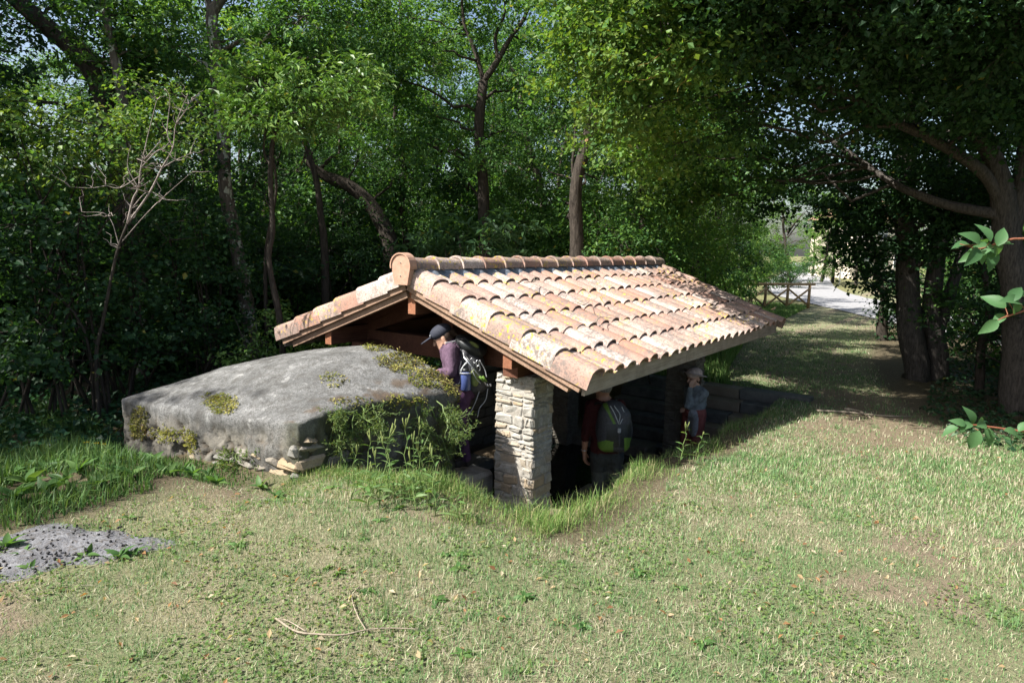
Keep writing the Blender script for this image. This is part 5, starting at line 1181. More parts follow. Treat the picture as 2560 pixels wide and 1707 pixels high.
def ferny(name, label, roots, tips, n, rng, L=.022):
    mb = MB(); lf = MB(); base = np.asarray(roots[0], float); e = empty(name, base, label=label, cat='plant')
    for r0, t0 in zip(roots, tips):
        p = wob(r0, t0, rng, 8, .07); mb.tube(p - base, np.linspace(.006, .002, 8), 5, cap=False)
        for k in range(int(n)):
            i = rng.uniform(1.0, 7); a = p[int(i)] + (p[min(7, int(i) + 1)] - p[int(i)]) * (i % 1); d = rng.normal(size=3) * .8 + (p[-1] - p[0]) * .9; ln = rng.uniform(.05, .16); q = a + unit(d) * ln; s = wob(a, q, rng, 4, .1); mb.tube(s - base, [.0022, .0018, .0014, .001], 3, cap=False)
            t = rng.uniform(.15, 1, 26)[:, None]; Pl = a * (1 - t) + q * t + rng.normal(size=(26, 3)) * .012
            V, F, C = leaf_arrays(Pl, rng, L, .35, None, .3, 0, np.array([(.085, .15, .05), (.12, .185, .06), (.16, .20, .07)])[rng.integers(0, 3, 26)], np.repeat(unit(d)[None], 26, 0)); lf.add(V - base, F, C)
    link('stem', mb.mesh('stem', M['stem_green']), e); link('foliage', lf.mesh('foliage', M['leaf'], False, True), e); return e
def tank_px(px, py):
    m = np.where(facing)[0]; return TV[m[np.argmin((u[m] - px) ** 2 + (v[m] - py) ** 2)]]
rf_ = np.random.default_rng(8); toC = unit(CAM - np.array([-.5, -.6, 0])) * np.array([1, 1, 0])
def hang(px, py, out): p = tank_px(px, py); return p
r1 = [tank_px(x_, y_) for x_, y_ in ((840, 1022), (870, 1015), (900, 1015), (855, 1018), (885, 1030), (930, 1010))]
t1_ = [at_d(x_, y_, depth_of(r) - o_) for (x_, y_, o_), r in zip(((850, 1130, .12), (890, 1180, .12), (950, 1095, .14), (840, 1060, .2), (870, 1200, .10), (960, 1075, .15)), r1)]
ferny('feathery_plant', 'feathery green plant hanging over the cistern side near its front corner', r1, t1_, 25, rf_)
r2 = [tank_px(x_, y_) for x_, y_ in ((1040, 1005), (1060, 1000), (1090, 998), (1120, 1000), (1070, 1010), (1100, 1010))]
t2_ = [at_d(x_, y_, depth_of(r) - o_) for (x_, y_, o_), r in zip(((1060, 1150, .12), (1090, 1190, .12), (1186, 1085, .2), (1130, 1130, .12), (1120, 1195, .1), (1150, 1100, .18)), r2)]
ferny('feathery_plant', 'feathery plant trailing down the cistern side beside the stone pillar', r2, t2_, 24, rf_)
r3 = [tank_px(x_, y_) for x_, y_ in ((585, 1130), (600, 1125), (592, 1120))]
t3_ = [at_d(x_, y_, depth_of(r) - .1) for (x_, y_), r in zip(((550, 1150), (640, 1150), (585, 1175)), r3)]
ferny('small_fern', 'small dry fern rooted in the broken front of the cistern', r3, t3_, 12, rf_, .026)

# ------------------------------------------------------------------ weeds with separate leaves
def leaf_mesh(name, L, W, bend, fold, c, mat='leaf', n=5, shape=1.0):
    V = []; 
    for i in range(n + 1):
        t = i / n; w = W * .5 * (math.sin(math.pi * min(1, t * .97 + .03) ** shape)) ; zc = -bend * L * t * t; V += [(t * L, -w, zc + fold * w), (t * L, 0, zc), (t * L, w, zc + fold * w)]
    F = []
    for i in range(n):
        a = i * 3; F += [(a, a + 3, a + 4, a + 1), (a + 1, a + 4, a + 5, a + 2)]
    return raw_mesh(name, V, np.array(F), M[mat], np.broadcast_to(np.array(c), (len(V), 3)), True)
LM = {'lance': [leaf_mesh('leaf', .10, .02, .35, .35, c) for c in ((.09, .17, .05), (.12, .21, .07), (.15, .23, .09))],
      'broad': [leaf_mesh('leaf', .15, .06, .45, .3, c, shape=.8) for c in ((.07, .15, .045), (.09, .18, .05), (.12, .21, .06))],
      'dog': [leaf_mesh('leaf', .082, .048, .4, .5, c, 'leaf', 6, .85) for c in ((.075, .165, .065), (.095, .20, .08), (.06, .14, .055))]}
def put_leaf(parent, kind, p, d, sc, rng, up=(0, 0, 1)):
    Fm = frame(d, None, np.asarray(up, float) + rng.normal(size=3) * .35); o = link('leaf', LM[kind][int(rng.integers(0, 3))], parent)
    o.matrix_local = Matrix.Translation(Vector(p)) @ Matrix([[Fm[i][j] * sc for j in range(3)] for i in range(3)]).to_4x4(); return o
def tall_weed(base, h, lean, rng, label, group=None, nl=11, bud=True, name='tall_weed'):
    base = np.asarray(base, float); e = empty(name, base, label=label, cat='weed', group=group)
    tip = np.array([lean[0], lean[1], h]); p = wob((0, 0, -.02), tip, rng, 8, .03); link('stem', MB().tube(p, np.linspace(.0042, .0016, 8), 5).mesh('stem', M['stem_green'], True), e)
    for k in range(nl):
        t = .12 + .83 * k / nl; i = t * 7; q = p[int(i)] + (p[min(7, int(i) + 1)] - p[int(i)]) * (i % 1); a = k * 2.4 + rng.uniform(-.3, .3); put_leaf(e, 'lance', q, np.array([math.cos(a), math.sin(a), .55]), (1.25 - .8 * t) * rng.uniform(.8, 1.2), rng)
    if bud:
        for k in range(3):
            q = p[-1] + rng.normal(size=3) * .012; link('bud', MB().tube([p[-2], q, q + (0, 0, .012)], [.001, .005, .001], 6).mesh('bud', M['olive'], True), e)
    return e
rw_ = np.random.default_rng(44)
for k, (px, py, top) in enumerate(((905, 1225, 1085), (935, 1235, 1075), (965, 1230, 1060), (990, 1240, 1090), (1010, 1235, 1030), (1030, 1245, 1075), (1055, 1235, 1045), (1075, 1260, 1110), (950, 1250, 1120), (880, 1235, 1110), (1090, 1275, 1120), (1150, 1285, 1215), (920, 1260, 1150), (1040, 1262, 1140))):
    g = at_z(px, py + 20, 0); g[2] = land(g[0], g[1]); dd = depth_of(g); h = (py + 20 - top) / FPX * dd * 1.02
    tall_weed(g, h, rw_.normal(size=2) * .06, rw_, 'upright weed with narrow leaves growing before the cistern side', 'narrow leaved weeds before the cistern')
for px, py, top, lab in ((1412, 1262, 1165, 'lone bent weed stalk in front of the kerb right of the pillar'), (1700, 1140, 1045, 'weed with a pale seed head at the rim beside the woman in red trousers'), (1745, 1120, 1055, 'slim weed stalk at the rim before the grey panelled trousers')):
    g = at_z(px, py + 6, -.1); g[2] = gz(g[0], g[1]); dd = depth_of(g); tall_weed(g, (py + 6 - top) / FPX * dd * 1.05, np.array([.05, -.02]), rw_, lab)
def rosette(base, n, sc, rng, label, group=None, kind='broad', name='broadleaf_weed', up=.9):
    base = np.asarray(base, float); e = empty(name, base, label=label, cat='weed', group=group)
    link('stem', MB().tube([(0, 0, -.02), (0, 0, .02 * sc), (0, 0, .05 * sc)], [.008, .007, .003], 6).mesh('stem', M['stem_green']), e)
    for k in range(n):
        a = k * 2.4 + rng.uniform(-.4, .4); put_leaf(e, kind, (0, 0, .02 * sc), np.array([math.cos(a), math.sin(a), up * rng.uniform(.4, 1.5)]), sc * rng.uniform(.75, 1.2), rng)
    return e
for px, py, n, sc in ((60, 1390, 5, .5), (75, 1425, 4, .4), (215, 1395, 5, .5), (190, 1360, 4, .42), (300, 1400, 5, .55), (335, 1392, 4, .45), (325, 1300, 5, .35), (15, 1370, 7, .75)):
    g = at_z(px, py, 0); g[2] = gz(g[0], g[1]); rosette(g, n, sc, rw_, 'broad leaved weed sprouting from the bonfire ash', 'weeds in the ash')
for px, py, n, sc in ((40, 1270, 9, 1.1), (120, 1255, 9, 1.0), (250, 1240, 8, .9), (330, 1215, 8, .8), (200, 1200, 8, .9), (20, 1200, 9, 1.0), (420, 1200, 7, .6), (480, 1190, 7, .6), (300, 1170, 8, .7), (650, 1190, 8, .6), (690, 1215, 6, .5), (540, 1205, 7, .6), (380, 1160, 7, .7), (110, 1180, 8, .8), (460, 1150, 6, .6), (520, 1160, 6, .5), (160, 1225, 8, .8), (70, 1225, 8, .9), (280, 1205, 7, .7)):
    g = at_z(px, py, -.05); g[2] = gz(g[0], g[1]); rosette(g, n, sc, rw_, 'coarse broad leaved weed among grass left of the cistern', 'coarse weeds left of the cistern', up=1.1)
for k in range(26):
    x_, y_ = rw_.uniform(-2.6, -1.2), rw_.uniform(-3.6, -.6); g = np.array([x_, y_, float(gz(x_, y_))]); 
    if pitmask(x_, y_) < .05: rosette(g, 6, rw_.uniform(.22, .42), rw_, 'small flat weed rosette in the mown lawn', 'weed rosettes in the lawn', up=.35, name='lawn_weed')
# yellow flowers
for px, py in ((238, 1127), (258, 1140), (215, 1146)):
    p = at_d(px, py, 5.6); g = np.array([p[0], p[1], float(gz(p[0], p[1]))]); e = empty('yellow_flower', g, label='small yellow flower on a stalk left of the cistern', cat='flower', group='yellow flowers by the cistern'); h = max(.1, p[2] - g[2])
    link('stalk', MB().tube([(0, 0, 0), (.01, 0, h)], [.003, .002], 5).mesh('stalk', M['stem_green']), e)
    fl = MB(); [fl.add([(.01, 0, h), (.01 + .02 * math.cos(a - .2), .02 * math.sin(a - .2), h + .006), (.01 + .026 * math.cos(a), .026 * math.sin(a), h + .004), (.01 + .02 * math.cos(a + .2), .02 * math.sin(a + .2), h + .006)], [(0, 1, 2), (0, 2, 3)], (.75, .55, .03)) for a in np.arange(12) * .5236]; link('petals', fl.mesh('petals', M['leaf'], False, True), e)
# dogwood shrub right of the camera: its stems root beside the frame and reach in
db = at_d(3050, 1200, 2.6); db[2] = float(gz(db[0], db[1])); dg = empty('dogwood_shrub', db, label='dogwood shrub with red stems reaching in over the lawn', cat='shrub'); rd = np.random.default_rng(6)
sm = MB(); trunk_top = np.array([0, 0, .9]); sm.tube(spline([(0, 0, -.1), (.03, .02, .45), trunk_top, (.02, .05, 1.5)], 10), np.linspace(.022, .010, 10), 7)
for start, path, dep, lv in ((.75, [(2700, 620), (2560, 597), (2500, 606), (2450, 622), (2400, 610)], 2.15, [(2410, 610, -1, .1), (2440, 632, -.6, -.7), (2455, 600, -1, .5), (2470, 590, -.4, .9), (2500, 600, .3, .9), (2520, 605, .9, .3), (2480, 640, -.2, -1), (2455, 640, .2, -.9), (2440, 600, -.8, .6), (2490, 615, .5, -.6), (2465, 620, -.9, -.2), (2425, 640, -.9, -.4)]),
                             (.55, [(2720, 730), (2600, 765), (2520, 790), (2495, 800)], 2.0, [(2500, 760, -.6, .5), (2530, 745, .4, .6), (2540, 770, .5, -.5), (2500, 795, -.9, -.5), (2480, 812, -.8, -.7), (2555, 740, .7, .3), (2545, 755, -.5, .2)]),
                             (.3, [(2720, 1060), (2600, 1080), (2500, 1070), (2440, 1062), (2400, 1064)], 2.2, [(2400, 1056, -.9, .4), (2430, 1050, -.3, .8), (2440, 1090, -.3, -1), (2470, 1085, .3, -.9), (2380, 1072, -.9, -.4), (2450, 1060, .7, .2), (2520, 1078, .6, -.1), (2540, 1080, .8, .3), (2420, 1062, -.8, -.1), (2555, 1070, .4, .6)])):
    p = [np.array([.02, .03, start * 1.2])] + [at_d(*q, dep) - db for q in path]; brc = spline(p, 60); sm.tube(spline(p, 16), np.linspace(.006, .0014, 16), 6)
    for px, py, dx, dz in lv:
        q = at_d(px, py, dep + rd.uniform(-.04, .04)) - db; d = _R * dx + UU * dz + _F * rd.uniform(-.5, .3); put_leaf(dg, 'dog', q - d * .02, d, rd.uniform(.55, .9), rd, -_F * .8 + np.array([0, 0, .8]))
        sm.tube([q - d * .02, brc[np.argmin(np.linalg.norm(brc - q, axis=1))]], [.0011, .0015], 4, cap=False)
link('stem', sm.mesh('stem', M['stem_red'], True), dg)
for k in range(60):
    q = np.array([rd.normal() * .3, rd.normal() * .3, rd.uniform(.6, 1.9)]); qq = to_px(q + db)
    if qq[0] > 2600: put_leaf(dg, 'dog', q, rd.normal(size=3), 1.0, rd)
# twigs
def twig(name, label, paths, rad, mat='twig', cat='twig'):
    b0 = np.asarray(paths[0][0]); mb = MB()
    for k, p in enumerate(paths): q = spline(p, len(p) * 4); mb.tube(q - b0, np.linspace(rad * (1 if k == 0 else .7), rad * .4, len(q)), 6)
    return setp(link(name, mb.mesh(name, M[mat], True), None, b0), label, cat)
def lawn_path(lst, h=.018):
    out = []
    for px, py in lst: p = ground_hit(px, py); p[2] = gz(p[0], p[1]) + h; out.append(p)
    return out
twig('fallen_twig', 'long pale forked twig lying on the dry lawn', [lawn_path([(690, 1560), (740, 1590), (800, 1600), (860, 1596), (915, 1588), (975, 1585), (1050, 1582)]), lawn_path([(765, 1592), (720, 1562), (690, 1558)]), lawn_path([(915, 1588), (895, 1550), (880, 1500), (900, 1475)])], .0048)
twig('fallen_twig', 'short dark stick lying across bare soil at the track', [lawn_path([(2110, 1026), (2140, 1030), (2165, 1040), (2176, 1048)], .02)], .022)
twig('fallen_twig', 'long dark branch lying across the track before the maple', [lawn_path([(2040, 1030), (2120, 1034), (2200, 1042), (2280, 1045)], .02)], .018)
for lst, lab in (([(1310, 706), (1335, 704), (1345, 696)], 'forked twig lying high on the roof tiles'), ([(1440, 755), (1460, 762), (1475, 752)], 'dry twig with lichen lying mid slope on the tiles'), ([(1490, 805), (1500, 793), (1528, 795)], 'bent twig lying low on the roof tiles'), ([(1500, 742), (1505, 752), (1512, 760)], 'yellow lichened twig caught between roof tiles')):
    P3 = []
    for px, py in lst:
        d = ray(px, py); n_ = np.array([0, -ST, CT]); p0 = slope_pt(-1, 0, 0, .125); t = ((p0 - CAM) @ n_) / (d @ n_); P3.append(CAM + d * t)
    twig('roof_twig', lab, [P3, [P3[1], P3[1] + np.array([.05, .03, .05])]], .006, 'bark_yellow' if 'yellow' in lab else 'twig')

# ------------------------------------------------------------------ people and their kit
def Z2(zx, zy, d=0.0): return at_d(1000 + zx / 3.92, 780 + zy / 3.92, 6.4 + d)
def Z3(zx, zy, d=0.0, dep=7.0): return at_d(1380 + zx / 4.127, 900 + zy / 4.127, dep + d)
def figure(name, prims, mats, h=.0085, parent=None, loc=None, paint=None):
    V, Q, tg = sdf_mesh(prims, h)
    if len(mats) > 2:      # creases in the cloth
        n_ = vnormals(V, Q); V = V + n_ * ((tg > 0) * (.020 * (fbm(V * np.array([1, 1, .55]), 15, 3, 4) - .5) - .008 * sstep(.55, .7, fbm(V * np.array([1, 1, .5]), 24, 2, 9))))[:, None]
    b = np.zeros(3) if loc is None else np.asarray(loc, float)
    ft = tg[Q[:, 0]].copy()
    if paint is not None: ft = paint(V[Q].mean(1), ft)
    o = link(name, raw_mesh(name, V - b, Q, mats, None, True, ft), parent)
    return o
def hand(prims, wrist, d, side, palmn, tag, curl=.5, s=1.0):
    """palm and five unequal curled fingers; d points down the hand, side to the thumb, palmn out of the palm"""
    d, side, palmn = unit(np.asarray(d, float)), unit(np.asarray(side, float)), unit(np.asarray(palmn, float))
    for o in (-.028, -.009, .010, .026): prims.append((('cone', wrist + d * .012 * s, wrist + d * .085 * s + side * o * s, .018 * s, .015 * s), tag, .012))
    for o, ln in ((.028, .068), (.010, .078), (-.009, .073), (-.027, .058)):
        a = wrist + d * .088 * s + side * o * s; b = a + unit(d + palmn * curl * .6) * ln * .5 * s; c = b + unit(d + palmn * curl * 2.2) * ln * .55 * s
        prims.append((('cone', a, b, .0095 * s, .0088 * s), tag, .004)); prims.append((('cone', b, c, .0088 * s, .0075 * s), tag, .004))
    a = wrist + d * .03 * s + side * .026 * s; b = a + unit(d * .8 + side * .9 + palmn * .2) * .045 * s; c = b + unit(d + side * .2 + palmn * .4) * .035 * s
    prims.append((('cone', a, b, .013 * s, .0105 * s), tag, .008)); prims.append((('cone', b, c, .0105 * s, .0085 * s), tag, .004))
def head(prims, c, fdir, up, tag, s=1.0):
    """skull, jaw, nose, brow, ears and lips; fdir = where the face looks"""
    Fm = frame(fdir, None, up); x, y, z = Fm[:, 0], Fm[:, 1], Fm[:, 2]
    prims.append((('ell', c + z * .02 * s - x * .012 * s, (.098 * s, .077 * s, .092 * s), Fm), tag, .02))
    prims.append((('ell', c - z * .045 * s + x * .022 * s, (.066 * s, .058 * s, .070 * s), Fm), tag, .03))
    prims.append((('ell', c - z * .098 * s + x * .052 * s, (.024 * s, .026 * s, .018 * s), Fm), tag, .025))
    prims.append((('cone', c + z * .012 * s + x * .085 * s, c - z * .030 * s + x * .107 * s, .009 * s, .014 * s), tag, .008))
    prims.append((('ell', c + z * .022 * s + x * .076 * s, (.014 * s, .05 * s, .012 * s), Fm), tag, .012))
    prims.append((('ell', c - z * .060 * s + x * .082 * s, (.010 * s, .024 * s, .010 * s), Fm), tag, .008))
    for q in (-1, 1): prims.append((('ell', c - z * .012 * s - x * .012 * s + y * q * .079 * s, (.020 * s, .008 * s, .032 * s), Fm), tag, .006))
    return x, y, z
def eyes(parent, base, c, x, y, z, s=1.0):
    for q in (-1, 1):
        e = c + z * .006 * s + x * .080 * s + y * q * .031 * s; V, Q, _ = sdf_mesh([(('ell', e, (.009 * s, .013 * s, .009 * s), np.stack([x, y, z], 1)), 0, .002)], .004)
        link('eye', raw_mesh('eye', V - base, Q, M['boot'], None, True), parent)
# --- the walker bending over the cistern
fW = -_R; up0 = np.array([0, 0, 1.0]); B1 = Z2(630, 1490); base1 = np.array([B1[0], B1[1], LEDGE]); pr = []
fd = unit(fW - up0 * .55); hx, hy, hz = head(pr, Z2(418, 248), fd, up0, 0, .98)
pr += [(('cone', Z2(455, 285), Z2(505, 345), .048, .055), 0, .03), (('cone', Z2(500, 340), Z2(520, 375), .07, .10), 1, .02),
       (('ell', Z2(530, 440), (.125, .165, .17), frame(fW + up0 * -.35, None, up0)), 1, .05), (('ell', Z2(560, 590), (.125, .150, .16), frame(fW + up0 * -.25, None, up0)), 1, .06), (('ell', Z2(590, 690), (.13, .165, .11), frame(fW, None, up0)), 1, .05),
       (('ell', Z2(605, 770), (.14, .17, .12), frame(fW, None, up0)), 2, .04),
       (('cone', Z2(505, 375, -.14), Z2(500, 585, -.21), .064, .052), 1, .03), (('cone', Z2(500, 585, -.21), Z2(395, 590, -.16), .052, .040), 1, .015),
       (('cone', Z2(515, 380, .14), Z2(480, 590, .2), .062, .05), 1, .03), (('cone', Z2(480, 590, .2), Z2(385, 610, .12), .05, .038), 1, .015)]
for sd in (-.09, .09):
    pr += [(('cone', Z2(610, 790, sd), Z2(600, 1130, sd * 1.1), .088, .062), 2, .03), (('cone', Z2(600, 1130, sd * 1.1), Z2(650, 1440, sd * 1.1), .060, .042), 2, .02), (('cone', Z2(655, 1470, sd * 1.1), Z2(545, 1490, sd * 1.2), .044, .036), 3, .02)]
hand(pr, Z2(398, 590, -.16), fW * .9 - up0 * .35, up0 * .6 - _F * .4, -up0 + _F * .2, 0, .5, .95)
hand(pr, Z2(388, 610, .12), fW * .9 - up0 * .35, up0 * .6 + _F * .4, -up0, 0, .5, .95)
w1 = empty('person', base1, label='person in plum fleece and dark cap bending over the cistern', cat='person')
figure('body', pr, [M['skin'], M['purple'], M['purple2'], M['boot']], .0085, w1, base1)
eyes(w1, base1, Z2(418, 248), hx, hy, hz)
Cc = Z2(418, 248); Fm = np.stack([hx, hy, hz], 1)
figure('hair', [(('ell', Cc - hx * .045 - hz * .0 , (.062, .080, .082), Fm), 0, .02), (('ell', Cc - hx * .10 + hz * .005, (.035, .038, .04), Fm), 0, .02), (('cone', Cc - hx * .11, Cc - hx * .14 - hz * .06, .024, .012), 0, .02)], [M['hair']], .007, w1, base1)
figure('cap', [(('ell', Cc + hz * .052 - hx * .008, (.112, .088, .075), Fm), 0, .01), (('ell', Cc + hx * .135 + hz * .046, (.082, .074, .008), frame(hx + hz * -.12, None, hz)), 0, .014)], [M['navy']], .006, w1, base1)
figure('cap_badge', [(('box', Cc + hx * .088 + hz * .070 - hy * -.045, (.006, .022, .006), Fm, .003), 0, .002)], [M['strap']], .003, w1, base1)
figure('collar', [(('cone', Z2(480, 318, -.03), Z2(520, 335, -.05), .034, .036), 0, .02), (('cone', Z2(470, 325, .03), Z2(515, 340, .05), .034, .036), 0, .02)], [M['purple']], .007, w1, base1)
# her pack
bp = Z2(720, 780); e = empty('backpack', bp, label='black backpack hung with straps on the bending person', cat='backpack')
ax = unit(_R * .85 - up0 * .45); axu = np.cross(_F, ax); axu = axu if axu[2] > 0 else -axu
figure('body', [(('ell', Z2(690, 540), (.14, .15, .19), frame(_R, None, up0)), 0, .05), (('ell', Z2(720, 690), (.14, .15, .11), frame(_R, None, up0)), 0, .05), (('ell', Z2(640, 420), (.07, .15, .12), frame(_R, None, up0)), 0, .04)], [M['dgrey']], .008, e, bp)
figure('lid', [(('ell', Z2(685, 325), (.155, .155, .085), frame(ax, None, axu)), 0, .02), (('ell', Z2(770, 360), (.075, .13, .075), frame(ax, None, axu)), 0, .04)], [M['black']], .0075, e, bp)
mb = MB()
for k in range(5): a = -.1 + k * .05; mb.tube([Z2(565 + k * 8, 268 + k * 6, a) , Z2(640 + k * 14, 258 + k * 14, a - .1), Z2(700 + k * 20, 330 + k * 12, -.165), Z2(750 + k * 8, 400, -.12)], .003, 5)
link('cord', MB().tube(np.array([Z2(600, 480, -.17), Z2(575, 600, -.2), Z2(600, 560, -.21), Z2(640, 500, -.2), Z2(690, 470, -.2), Z2(620, 530, -.21), Z2(585, 620, -.21)]) - bp, .005, 6).mesh('cord', M['strap'], True), e)
mb.V = [v_ - bp for v_ in mb.V]; link('lid_seam', mb.mesh('lid_seam', M['dgrey'], True), e)
figure('lid_patch', [(('ell', Z2(725, 320, -.135), (.055, .012, .022), frame(ax, None, axu)), 0, .004)], [M['olive']], .005, e, bp)
for pts_, m_ in (([Z2(560, 275, -.12), Z2(505, 320, -.16), Z2(500, 420, -.17), Z2(560, 560, -.17)], 'black'), ([Z2(560, 280, -.06), Z2(460, 300, -.12), Z2(440, 300, -.1)], 'strap'), ([Z2(640, 430, -.17), Z2(680, 500, -.19), Z2(740, 640, -.18), Z2(790, 700, -.15)], 'strap'), ([Z2(620, 400, -.17), Z2(640, 460, -.2), Z2(720, 560, -.2)], 'strap'), ([Z2(790, 740, -.1), Z2(740, 880, -.1), Z2(690, 980, -.1), Z2(640, 1050, -.1)], 'strap'), ([Z2(860, 750, -.08), Z2(840, 860, -.08), Z2(780, 940, -.08), Z2(760, 1030, -.08)], 'strap'), ([Z2(780, 470, -.14), Z2(830, 560, -.12), Z2(850, 640, -.12)], 'strap'), ([Z2(600, 600, -.19), Z2(585, 690, -.19), Z2(540, 710, -.17)], 'strap')):
    q = spline(pts_, 14) - bp; link('strap', MB().tube(q, .0052, 5).mesh('strap', M[m_], True), e)
for zx, zy in ((705, 480), (760, 500), (770, 550), (735, 520)):
    a = np.linspace(0, 2 * math.pi, 13); c_ = Z2(zx, zy, -.19) - bp; link('carabiner', MB().tube([c_ + _R * .015 * math.cos(t) + up0 * .027 * math.sin(t) for t in a], .004, 6, cap=False).mesh('carabiner', M['metal'], True), e)
figure('side_pocket', [(('ell', Z2(735, 640, -.15), (.045, .03, .09), frame(_R, None, up0)), 0, .02)], [M['olive']], .007, e, bp)
bb_ = Z2(645, 760, -.2); e = empty('water_bottle', bb_, label='blue water bottle in the side of the black backpack', cat='bottle')
link('bottle', MB().tube(np.array([Z2(645, 765, -.2), Z2(645, 758, -.2), Z2(644, 620, -.2), Z2(643, 600, -.2), Z2(642, 585, -.2)]) - bb_, [.040, .048, .048, .044, .030], 18).mesh('bottle', M['bottle'], True), e)
link('cap', MB().tube(np.array([Z2(642, 586, -.2), Z2(640, 552, -.2)]) - bb_, [.030, .028], 14).mesh('cap', M['black'], True), e)
a = np.linspace(0, 2 * math.pi, 17); c_ = Z2(643, 600, -.2) - bb_; link('loop', MB().tube([c_ + _R * .052 * math.cos(t) + _F * .052 * math.sin(t) - up0 * .008 * math.sin(t) for t in a], .006, 6, cap=False).mesh('loop', M['strap'], True), e)
for k, (dz_, lab) in enumerate(((0, 'folded trekking pole with lime section strapped to the backpack'), (26, 'second folded trekking pole tucked beside the lime one'))):
    q = [Z2(625 + dz_, 440, -.2), Z2(700 + dz_, 530, -.215), Z2(775 + dz_, 620, -.2), Z2(830 + dz_, 690, -.18), Z2(850 + dz_, 715, -.17)]; b_ = q[0]
    e = empty('trekking_pole', b_, label=lab, cat='pole'); link('shaft', MB().tube(np.array(q) - b_, .008, 8).mesh('shaft', M['black' if k else 'metal'], True), e)
    link('grip', MB().tube(np.array([q[2] + (q[3] - q[2]) * .1 - _F * .004, q[2] + (q[3] - q[2]) * .85 - _F * .004]) - b_, .011, 8).mesh('grip', M['lime'], True), e)
    link('handle', MB().tube(np.array([q[4], q[4] + (q[4] - q[3]) * .6 + up0 * .015]) - b_, [.014, .017], 8).mesh('handle', M['metal'], True), e)
# --- the man seen from behind, under the roof
pr = []; dM = 7.0; fM = unit(_F * .95 - _R * .2)
def Q3(zx, zy, d=0.0): return Z3(zx, zy, d, dM)
hx, hy, hz = head(pr, Q3(523, 290), unit(fM - _R * .25), up0, 0, 1.0)
XM = frame(_R, None, up0)      # columns: right, depth, up
pr += [(('cone', Q3(528, 360), Q3(545, 430), .058, .065), 0, .03), (('ell', Q3(550, 470), (.19, .10, .075), XM), 1, .05), (('ell', Q3(552, 590), (.185, .12, .20), XM), 1, .05), (('ell', Q3(560, 790), (.165, .115, .20), XM), 1, .06), (('ell', Q3(562, 900), (.175, .125, .09), XM), 1, .04),
       (('ell', Q3(565, 980), (.175, .13, .12), XM), 2, .03),
       (('cone', Q3(400, 470), Q3(352, 740, -.02), .064, .050), 1, .03), (('cone', Q3(352, 740, -.02), Q3(345, 805, -.01), .050, .043), 1, .01), (('cone', Q3(345, 800, -.01), Q3(333, 935, .02), .038, .027), 0, .006),
       (('cone', Q3(700, 470), Q3(765, 740, .06), .064, .05), 1, .03), (('cone', Q3(765, 740, .06), Q3(750, 850, .22), .046, .03), 0, .01)]
zf = FLOOR + .045
for sx, sdz in ((488, -.02), (648, .05)):
    hip = Q3(sx, 1000); kn = Q3(sx - 4, 1420, .02); an = Q3(sx - 6, 1700, sdz); an[2] = zf + .07; kn[2] = (hip[2] + an[2]) / 2 + .01; mid = hip * .72 + kn * .28
    pr += [(('cone', hip, mid, .098, .090), 2, .03), (('cone', mid, kn, .088, .068), 4, .015), (('cone', kn, an, .068, .055), 4, .02), (('cone', an - up0 * .06 - fM * .05, an - up0 * .065 + fM * .15, .05, .042), 3, .02)]
hand(pr, Q3(333, 935, .02), -up0 + _R * .12, _F * .8 + _R * .3, _R * .9 + _F * .1, 0, .55, 1.05)
hand(pr, Q3(750, 850, .22), _F * .6 - up0 * .4, up0, -_R, 0, .6, 1.05)
bM = Q3(565, 1200); bM[2] = FLOOR; m1 = empty('person', bM, label='person in maroon shirt seen from behind under the roof', cat='person')
figure('body', pr, [M['skin2'], M['maroon'], M['trouser'], M['boot'], M['trouser2']], .0085, m1, bM)
figure('hair', [(('ell', Q3(523, 290) + hz * .03 - hx * .022, (.098, .081, .088), np.stack([hx, hy, hz], 1)), 0, .02)], [M['hair2']], .007, m1, bM)
eyes(m1, bM, Q3(523, 290), hx, hy, hz)
a = np.linspace(0, 2 * math.pi, 13); c_ = Q3(333, 925, .02) - bM; link('watch', MB().tube([c_ + _R * .031 * math.cos(t) + _F * .031 * math.sin(t) for t in a], .007, 6, cap=False).mesh('watch', M['metal'], True), m1)
bp = Q3(645, 930, -.2); e = empty('backpack', bp, label='grey backpack with lime panels worn by the person in maroon', cat='backpack')
def paint2(c, ft):
    uu, vv, _ = to_px(c); zx = (uu - 1380) * 4.127; zy = (vv - 900) * 4.127; ft = ft.copy()
    ft[(zy > 660) & (np.abs(zx - 690) < 130) & (zy < 900)] = 1
    ft[(zy > 825 + .25 * np.abs(zx - 560)) & (zx < 632)] = 2; ft[(zy > 800) & (zx > 745)] = 2
    band = np.abs((zx - 545) - (zy - 455) * .50) ; ft[(zy < 660) & (zy > 445) & (band < 15 + 12 * np.clip((560 - zy) / 100, 0, 1)) & (zx < 660)] = 2
    return ft
figure('body', [(('box', Q3(640, 720, -.2), (.165, .105, .225), XM, .085), 0, .03), (('ell', Q3(630, 530, -.2), (.135, .105, .12), XM), 0, .06), (('ell', Q3(655, 760, -.28), (.12, .06, .16), XM), 0, .04), (('ell', Q3(500, 700, -.17), (.05, .08, .12), XM), 0, .03), (('ell', Q3(780, 720, -.17), (.05, .08, .13), XM), 0, .03)], [M['dgrey'], M['black'], M['lime']], .0075, e, bp, paint2)
